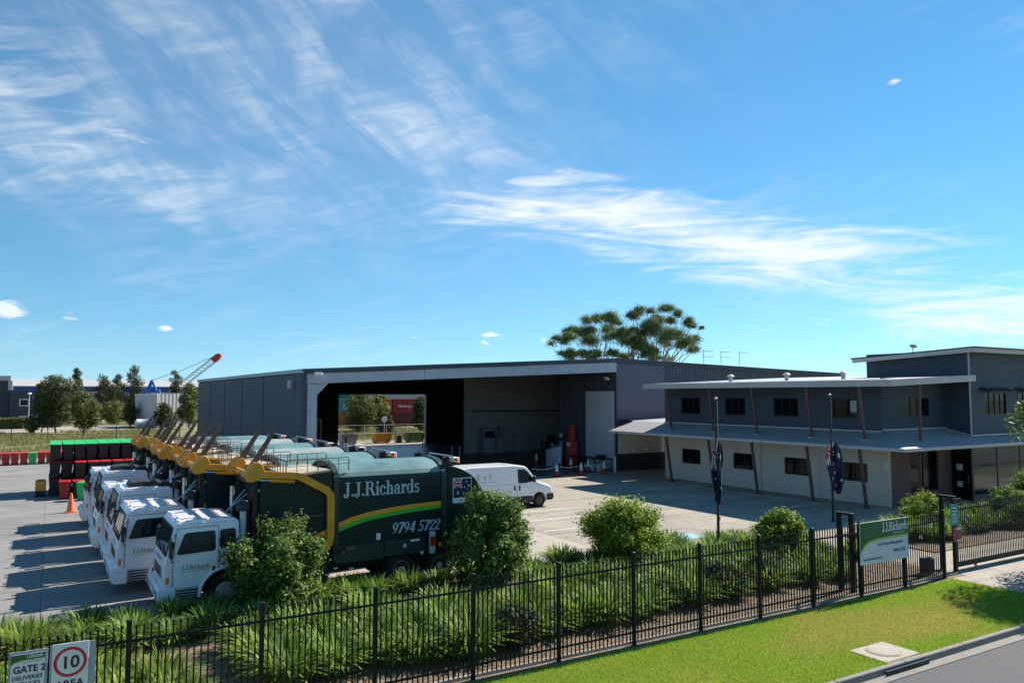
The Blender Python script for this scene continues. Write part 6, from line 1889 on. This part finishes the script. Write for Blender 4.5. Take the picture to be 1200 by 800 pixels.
LT = [('gum_tree', 'large bushy gum tree before the dark far building', 1.1, 142.5, 8.8, 6.6, 'leaf_gum', 'round', 6000),
      ('gum_tree', 'left shoulder of foliage: rounded gum tree against the far dark building', -.9, 147, 7.9, 3.2, 'leaf_gum_olive', 'round', 3000),
      ('pine_tree', 'slender tall conifer right behind the bushy gum tree', 4.6, 172, 11.2, 3.9, 'leaf_pine', 'cone', 3500),
      ('gum_tree', 'lower pale olive gum tree right of the bushy one', 4.9, 139.5, 6.2, 4.6, 'leaf_gum_olive', 'round', 3800),
      ('pine_tree', 'dark conifer left of the tallest far conifer, nearer the bushy gum', 9.9, 192, 10.4, 5.0, 'leaf_pine', 'cone', 3000),
      ('gum_tree', 'dark rounded tree between two far conifers', 11.2, 186, 9.0, 5.0, 'leaf_gum', 'round', 3000),
      ('pine_tree', 'conifer with blunt top beside the tallest far conifer', 13.4, 196, 10.6, 4.6, 'leaf_pine', 'cone', 3000),
      ('pine_tree', 'tallest dark conifer left of the blue crane frame', 15.4, 183, 12.3, 5.6, 'leaf_pine', 'cone', 4000),
      ('gum_tree', 'low spreading olive tree in front of the conifers', 11.1, 173, 4.6, 5.2, 'leaf_gum_olive', 'round', 2600),
      ('gum_tree', 'small bright olive tree beside the pale ribbed shed', 13.2, 163, 4.4, 3.4, 'leaf_gum_olive', 'round', 2000),
      ('pine_tree', 'conifer peeping over the pale ribbed shed', 23.6, 184, 11.3, 4.8, 'leaf_pine', 'cone', 3000),
      ('gum_tree', 'loose olive tree close to the left wall of the workshop', 21.9, 150.3, 8.0, 4.8, 'leaf_gum_olive', 'column', 3600),
      ('gum_tree', 'bushy green tree in front of the pale ribbed shed', 17.3, 147.2, 4.3, 4.0, 'leaf_gum', 'round', 2600),
      ('young_tree', 'small sparse tree at the field edge, left of the bushy gum', -2.3, 141.5, 2.6, 2.2, 'leaf_gum_olive', 'round', 900)]
for k, (nm, lb, x, y, h, wd, mt, shp, nl) in enumerate(LT):
    tree(nm, lb, x, y, h, wd, mt, 100 + k, shp, nl, .36, .17, GL, trunk_h=h * (.10 if shp == 'cone' else .16), z=-.03)
DT = [('gum_tree', 'large gum tree left in the rear doorway view', 43.4, 120.5, 6.3, 6.4, 'leaf_gum_olive', 'round', 4200), ('gum_tree', 'second gum tree in the rear doorway view', 47.3, 121.5, 6.0, 4.0, 'leaf_gum_olive', 'round', 2600),
      ('young_tree', 'small dark bush tree below the red containers', 43.7, 109.5, 3.2, 2.8, 'leaf_gum', 'cone', 1600), ('gum_tree', 'dark tree at the right of the rear doorway view', 51.0, 113.5, 5.6, 3.0, 'leaf_gum', 'round', 2600)]
for k, (nm, lb, x, y, h, wd, mt, shp, nl) in enumerate(DT):
    tree(nm, lb, x, y, h, wd, mt, 140 + k, shp, nl, .34, .16, 'trees seen through the shed', trunk_h=h * .12, z=-.03)
# street tree just outside the frame to the right (its shadow falls on the drive)
tree('street_tree', 'street tree standing just right of the driveway crossing', 32.0, 12.3, 7.4, 5.4, 'leaf_shrub', 160, 'round', 14000, .2, .09, trunk_h=2.8)

# tall spreading gum behind the workshop, foliage in flat-topped pads
def big_gum():
    rng = np.random.default_rng(77)
    bx, by = 84.9, 100.6
    t = thing('spreading_gum_tree', 'tall spreading gum tree with flat leaf pads rising behind the workshop roof', 'tree', (bx, by, -.03))
    pads = [(90,280,45),(140,265,45),(200,210,45),(270,220,55),(340,275,58),(330,220,42),(310,140,38),(370,118,42),(440,128,52),(485,150,36),(440,185,48),(130,380,38),(190,380,46),(260,370,48),(340,390,38),(465,275,52),(520,240,46),(570,210,48),(590,280,58),(610,335,52),(450,385,44),(560,390,46),(620,112,42),(670,95,42),(600,108,30),(680,185,52),(720,215,52),(770,130,42),(795,190,52),(820,270,62),(872,292,42),(830,70,44),(895,140,38),(955,85,38),(922,205,22),(910,262,32),(1030,150,42),(1028,175,30),(1105,200,20),(990,285,46),(1050,285,34),(950,325,46),(1000,368,38),(900,410,34),(740,360,58),(690,385,42),(810,410,42),(700,262,48),(655,235,42)]
    k = 130 / 900 / 6
    right = Vector((math.cos(YAW), -math.sin(YAW), 0)); fw = Vector((math.sin(YAW), math.cos(YAW), 0))
    cs, rs = [], []
    for (zx, zy, r) in pads:
        u = 640 + zx / 6; v = 350 + zy / 6
        c = right * ((u - 745) * 130 / 900) + fw * rng.uniform(-5, 5)
        zz = 6.03 + (463 - v) * 130 / 900
        for j in range(4):
            o_ = rng.normal(size=3) * r * k * .55; o_[2] *= .45
            cs.append((c.x + o_[0], c.y + o_[1], zz + o_[2])); rs.append(r * k * rng.uniform(.62, .95))
    n = 120000
    cs_, rs_ = np.array(cs), np.array(rs)
    idx = rng.choice(len(cs_), n, p=rs_ ** 2 / (rs_ ** 2).sum())
    d = rng.normal(size=(n, 3)) * np.array([.52, .52, .30])
    P = cs_[idx] + d * rs_[idx][:, None] * rng.uniform(.5, 1.75, n)[:, None]
    P[:, 2] -= .10 * ((d[:, 0] ** 2 + d[:, 1] ** 2) * 2.2) * rs_[idx]
    Nn = d * 1.2 + rng.normal(size=(n, 3)) * .5; Nn[:, 2] += .3; Nn /= np.linalg.norm(Nn, axis=1, keepdims=True)
    V, Q = leaf_quads(P, Nn, .27, .10, rng, .8)
    np_mesh('crown', V, Q, M['leaf_gum_pad'], t)
    b = MB()
    stems = []
    for (u, top) in ((705, 9.5), (742, 10.0), (760, 9.0), (778, 9.5)):
        c = right * ((u - 745) * 130 / 900)
        base = c * .35
        pts = limb(b, (base.x, base.y, -.1), (c.x, c.y, top), .42, .22, rng, .02, 6, 9)
        stems.append(pts[-1])
    for i in range(0, len(cs), 4):
        c = Vector(cs[i])
        s = min(stems, key=lambda q: (Vector((q.x, q.y, 0)) - Vector((c.x, c.y, 0))).length)
        limb(b, s, c, .12, .03, rng, .05, 5, 6)
    b.build('trunk', M['bark_pale'], t)
big_gum()

# ------------------------------------------------------------------ background buildings on the left
fb = thing('far_office', 'dark far office block with white framed square windows at the left edge', 'building', (0, 0, 0))
wall(MB(), (-60, 170.0), (1, 0), (0, -1), 53.8, 0, 8.7).build('wall', M['far_dark_wall'], fb, smooth=0)
MB().box(-60.2, -6.2, 169.6, 171, 8.7, 9.6).box(-6.6, -5.9, 169.6, 171, 7.0, 8.7).build('parapet', M['far_roof'], fb, smooth=0)
hz = [(1.45, 3.05, 3.95, 5.35), (4.05, 5.6, 3.95, 5.35), (1.45, 3.05, .6, 2.2), (4.05, 5.6, .6, 2.2)]
wall(MB(), (-6.19, 168.6), (1, 0), (0, -1), 8.2, 0, 6.75, hz).build('wall', M['far_dark_wall'], fb, smooth=0)
for h in hz:
    w_ = window(fb, (-6.19, 168.6), (1, 0), (0, -1), *h, inset=-.01, mull=0, fw=.22)
    w_.data.materials.clear(); w_.data.materials.append(M['trim_light'])
MB().box(-2.75, -2.5, 168.3, 168.58, 0, 6.9).build('downpipe', M['cont_blue'], fb, smooth=0)
MB().box(-6.19, 8.0, 168.9, 185, 6.5, 6.7).build('roof', M['far_roof'], fb, smooth=0)
wh = thing('far_warehouse', 'long far warehouse with pale roof and deep blue band on the horizon', 'building', (0, 0, 0))
MB().box(-40, 110, 330, 331, 0, 9.0).build('wall', M['far_grey'], wh, smooth=0)
MB().box(-40.2, 110.2, 329.6, 329.98, 7.2, 9.3).build('blue_band', M['far_blue'], wh, smooth=0)
MB().prism([(328.5, 9.4), (380, 12.7), (380, 12.4), (328.5, 9.1)], 'yz', -41, 111).build('roof', M['far_roof'], wh, smooth=0)
hd = thing('clipped_hedge', 'long clipped green hedge before the dark far office', 'hedge', (0, 0, 0))
rng = np.random.default_rng(55)
n = 7000
P = np.stack([rng.uniform(-26, -3.6, n), rng.uniform(163.2, 165.0, n), rng.uniform(0, 1.9, n)], 1)
f = rng.integers(0, 3, n); P[f == 0, 1] = 163.2; P[f == 1, 2] = 1.9
P += rng.normal(size=P.shape) * .06
Nn = rng.normal(size=(n, 3)); Nn[:, 2] += .5; Nn[:, 1] -= .5; Nn /= np.linalg.norm(Nn, axis=1, keepdims=True)
V, Q = leaf_quads(P, Nn, .3, .16, rng)
np_mesh('foliage', V, Q, M['leaf_gum_olive'], hd)
MB().box(-26, -3.7, 163.3, 164.9, 0, 1.8).build('core', M['hedge_core'], hd, smooth=0)
ps = thing('ribbed_silo_shed', 'pale ribbed shed with two visible faces behind the stacked bins', 'building', (0, 0, 0))
ribbed(MB(), (14.3, 166.0), (.27, -.963), (-.963, -.27), 10.8, lambda u: 0, lambda u: 6.3, .8, .08).build('wall', M['pale_metal'], ps, smooth=0)
ribbed(MB(), (17.2, 155.6), (.87, .49), (.49, -.87), 8.5, lambda u: 0, lambda u: 6.3 + u * .02, .8, .06).build('wall', M['far_grey'], ps, smooth=0)
MB().add([(14.3, 166, 6.3), (17.2, 155.6, 6.3), (24.6, 159.8, 6.45), (21.5, 170, 6.3)], [(0, 1, 2, 3)]).build('roof', M['far_roof'], ps, smooth=0)
MB().cyl((17.05, 155.2, 0), (17.05, 155.2, 6.4), .09, n=8).build('downpipe', M['paper_white'], ps)
tk = thing('white_tank', 'small white horizontal tank in front of the pale ribbed shed', 'tank', (14.9, 150.5, 0))
MB().lathe([(0, -1.9), (.5, -1.85), (.8, -1.6), (.8, 1.6), (.5, 1.85), (0, 1.9)], (0, 0, 1.0), 'x', 20).build('vessel', M['paper_white'], tk)
for x in (-1.1, 1.1): MB().box(x - .1, x + .1, -.5, .5, 0, .5).build('saddle', M['far_grey'], tk, smooth=0)
cr = thing('lattice_crane', 'distant crane with blue gantry frame and red tipped lattice boom', 'crane', (0, 0, 0))
A_b = MB()
for (p, q) in (((21.0, 220.4, 5.5), (22.7, 219.7, 9.9)), ((24.4, 218.9, 5.5), (22.7, 219.7, 9.9)), ((20.8, 220.6, 5.9), (24.9, 218.7, 5.9)), ((22.0, 220, 5.5), (22.7, 219.7, 9.9)), ((24.9, 218.7, 5.0), (24.3, 219, 7.5))):
    A_b.bar(p, q, .5, .5)
A_b.box(20.4, 25.4, 217, 222, 0, 5.4)
A_b.build('gantry', M['crane_blue'], cr, smooth=0)
bm_ = MB()
p0, p1 = Vector((24.6, 218.2, 4.2)), Vector((36.4, 211.4, 15.2))
ax = (p1 - p0).normalized(); sd_ = Vector((math.sin(YAW), math.cos(YAW), 0)).cross(ax).normalized(); dp = ax.cross(sd_)
corners = [sd_ * a * .62 + dp * c * .62 for a in (-1, 1) for c in (-1, 1)]
for c in corners: bm_.bar(p0 + c, p1 + c, .13)
ns = 18
for k in range(ns):
    a, b2 = p0.lerp(p1, k / ns), p0.lerp(p1, (k + 1) / ns)
    for i, j in ((0, 2), (1, 3), (0, 1), (2, 3)):
        bm_.bar(a + corners[i], b2 + corners[j], .07)
bm_.build('boom', M['crane_grey'], cr, smooth=0)
hb_ = MB(); hb_.obox(p1 + ax * .7, (2.0, 1.5, 1.5), Matrix((ax, sd_, dp)).transposed(), .2); hb_.cyl(p1 + ax * 1.7 - dp * .5 , p1 + ax * 1.7 + dp * .5, .6, n=12)
hb_.build('boom_head', M['crane_red'], cr)
MB().tube([(22.7, 219.7, 9.9), (29, 216, 12.3), (36.2, 211.5, 16.0)], .06, 5).build('pendant_cable', M['black_metal'], cr)
# field fence
ff = thing('field_fence', 'thin wire field fence with dark posts across the dry grass', 'fence', (0, 118, -.03))
fp0 = None
for k in range(12):
    x = -28 + k * 4.0
    if fp0 is None: fp0 = MB().cyl((0, 0, 0), (0, 0, 2.0), .05, n=8).build('post', M['black_metal'], ff, (x, 0, 0))
    else: dup(fp0, ff, (x, 0, 0))
w_ = MB()
for z in (.3, .9, 1.5, 1.95): w_.tube([(-28, 0, z), (16, 0, z)], .018, 4)
w_.build('wire', M['black_metal'], ff)
for k, (x, y, h, lb) in enumerate(((-3.0, 160, 6.2, 'thin pale lamp post in front of the far office'), (.0, 150, 4.2, 'short pale lamp post before the bushy gum tree'))):
    lp = thing('lamp_post', lb, 'lamp post', (x, y, 0))
    MB().cyl((0, 0, 0), (0, 0, h), .08, .05, n=8).build('pole', M['pale_metal'], lp)
    MB().lathe([(0, h - .05), (.3, h - .02), (.34, h + .12), (.2, h + .25), (0, h + .28)], (0, 0, 0), n=12).build('lamp_head', M['paper_white'], lp)

# ------------------------------------------------------------------ beyond the rear doorway
def container(x0, x1, y, z, m, label, name='shipping_container'):
    c = thing(name, label, 'container', (x0, y, z), group='stacked shipping containers')
    L_ = x1 - x0
    ribbed(MB(), (.12, 0), (1, 0), (0, -1), L_ - .24, lambda u: .16, lambda u: 2.44, .32, .05).build('side', M[m], c, smooth=0)
    ribbed(MB(), (0, 2.3), (0, -1), (-1, 0), 2.2, lambda u: .16, lambda u: 2.44, .32, .05).build('end', M[m], c, smooth=0)
    b = MB()
    for x in (0, L_ - .12):
        for y_ in (-.02, 2.32): b.box(x, x + .12, y_, y_ + .12, 0, 2.59)
    b.box(.12, L_ - .12, -.02, .08, 0, .16); b.box(.12, L_ - .12, -.02, .08, 2.44, 2.59); b.box(.0, .1, .1, 2.32, 2.44, 2.59); b.box(0, .1, .1, 2.32, 0, .16)
    b.build('frame', M[m], c, smooth=0)
    MB().box(0.02, L_ - .02, 0.04, 2.4, 2.592, 2.63).build('roof', M[m], c, smooth=0)
    MB().box(0.06, L_ - .06, .1, 2.38, .05, 2.5).build('core', M['inner_dark'], c, smooth=0)
    return c
c_ = container(57.3, 63.4, 140.0, 2.65, 'cont_red', 'bright red upper shipping container with white lettering')
sans('lettering', 'Hamburg Sud', .8, face_mtx(1.0, -.05, 1.0), 'white_letter', c_, sx=.85)
container(57.0, 63.1, 140.1, 0.0, 'cont_maroon', 'dark maroon lower shipping container under the red one')
container(51.1, 57.1, 140.4, 2.65, 'cont_orange', 'orange upper shipping container left of the red one')
container(50.8, 56.8, 140.5, 0, 'cont_maroon', 'lower brown shipping container behind the doorway trees')
c_ = container(44.6, 50.6, 143.0, 2.65, 'cont_teal', 'teal upper shipping container with white letters at the doorway left')
sans('lettering', 'OPIN', 1.3, face_mtx(3.6, -.05, .7), 'white_letter', c_, sx=.8, bold=.02)
container(44.4, 50.4, 143.1, 0, 'cont_orange', 'rusty lower shipping container below the teal one')
container(46.6, 52.6, 150.0, 5.3, 'cont_green', 'green shipping container on top at the doorway left')
container(46.6, 52.6, 150.0, 2.65, 'cont_blue', 'blue shipping container hidden below the green one'); container(46.6, 52.6, 150.0, 0.0, 'cont_blue', 'blue shipping container at the bottom below the green one')
container(64.2, 70.2, 141.0, 2.65, 'cont_blue', 'dark blue upper shipping container at the doorway right'); container(64.2, 70.2, 141.0, 0, 'cont_blue', 'dark blue lower shipping container at the doorway right')
gw = thing('grey_warehouse', 'pale grey panelled warehouse rising behind the containers', 'building', (0, 0, 0))
for k in range(8):
    MB().box(50 + k * 5.5, 55.42 + k * 5.5, 175, 175.3, 0, 9.5).build('wall_panel', M['far_grey'], gw, smooth=0)
MB().box(49.5, 94.5, 175.3, 210, 9.0, 9.4).build('roof', M['far_roof'], gw, smooth=0)
def skip(x, y, L_, m, label, h=1.15):
    s = thing('skip_bin', label, 'skip bin', (x, y, 0), group='skip bins behind the shed')
    for y_ in (0, 1.5): MB().prism([(.25, .12), (L_ - .25, .12), (L_, h), (0, h)], 'xz', y_, y_ + .06).build('side_plate', M[m], s, smooth=0)
    MB().box(.25, L_ - .25, .06, 1.5, .12, .2).bar((.27, .78, .14), (.03, .78, h), 1.44, .05).bar((L_ - .27, .78, .14), (L_ - .03, .78, h), 1.44, .05).build('floor_plate', M[m], s, smooth=0)
    for y_ in (-.06, 1.56): MB().box(-.05, L_ + .05, y_, y_ + .06, h - .08, h + .02).build('rim', M[m], s, smooth=0)
    for k in range(3): MB().box(.4 + k * (L_ - .9) / 2, .5 + k * (L_ - .9) / 2, -.05, 0, .14, h - .08).build('stiffener', M[m], s, smooth=0)
    for k in (0.35, L_ - .45): MB().box(k, k + .1, .2, 1.4, 0, .12).build('runner', M['black_metal'], s, smooth=0)
skip(30.2, 90.0, 2.1, 'skip_grey', 'grey skip bin at the left in the rear doorway', 1.3)
skip(35.0, 91.5, 2.3, 'skip_orange', 'orange yellow skip bin in the rear doorway')
skip(39.2, 91.0, 2.4, 'skip_green', 'green skip bin at the right in the rear doorway', 1.2)
fk_ = thing('pallet_lifter', 'black pallet lifter frame standing between orange and green skips', 'lifter', (38.0, 91.2, 0))
MB().box(-.35, .35, -.3, .3, 0, 1.0, c=.05).build('body', M['black_metal'], fk_)
for x in (-.4, .4): MB().box(x - .05, x + .05, -.4, -.3, 0, 1.75).build('mast', M['pale_metal'], fk_, smooth=0)
MB().box(-.45, .45, -.4, -.3, 1.1, 1.2).box(-.45, .45, -.4, -.3, 1.7, 1.8).build('cross_bar', M['pale_metal'], fk_, smooth=0)
pf = thing('yard_fence', 'thin mesh fence posts at the edge of the rear apron', 'fence', (26, 95.2, 0))
p0_ = None
for k in range(9):
    if p0_ is None: p0_ = MB().cyl((0, 0, 0), (0, 0, 2.2), .04, n=8).build('post', M['pale_metal'], pf, (0, 0, 0))
    else: dup(p0_, pf, (k * 3, 0, 0))
w_ = MB()
for z in (.1, 1.1, 2.15): w_.tube([(0, 0, z), (24, 0, z)], .015, 4)
w_.build('wire', M['pale_metal'], pf)
rs_ = thing('round_road_sign', 'small round pale sign on a post in the dry grass', 'sign', (39.6, 100.0, 0))
MB().cyl((0, 0, 0), (0, 0, 2.6), .04, n=8).build('post', M['pale_metal'], rs_)
MB().lathe([(0, -.06), (.38, -.06), (.4, -.03), (.4, 0), (0, 0)], (0, 0, 2.7), 'y', 20).build('plate', M['paper_white'], rs_)
# roof aerials behind the shed and a pale roof on the right horizon
for k, x in enumerate((90.1, 94.0, 98.3)):
    a_ = thing('tv_aerial', ['leftmost thin aerial above the workshop roof', 'middle thin aerial above the workshop roof', 'rightmost thin aerial above the workshop roof'][k], 'aerial', (x, 90, 8.0), group='aerials above the roof line')
    MB().cyl((0, 0, 0), (0, 0, 5.2), .06, n=6).build('mast', M['pale_metal'], a_)
    b = MB()
    for j, z in enumerate((5.1, 4.2)[:2 if k < 2 else 1]):
        b.bar((-.2, 0, z), (2.0, 0, z), .07)
        for i in range(5): b.bar((.2 + i * .4, -.5, z), (.2 + i * .4, .5, z), .04)
    b.build('elements', M['pale_metal'], a_, smooth=0)
rb_ = thing('rear_building', 'long low building behind the office with pale roof edge', 'building', (0, 0, 0))
MB().box(70, 130, 84, 110, 0, 8.0).build('wall', M['shed_rib'], rb_, smooth=0)
MB().box(69.6, 130.4, 83.6, 110.4, 8.0, 8.9).build('roof', M['far_roof'], rb_, smooth=0)
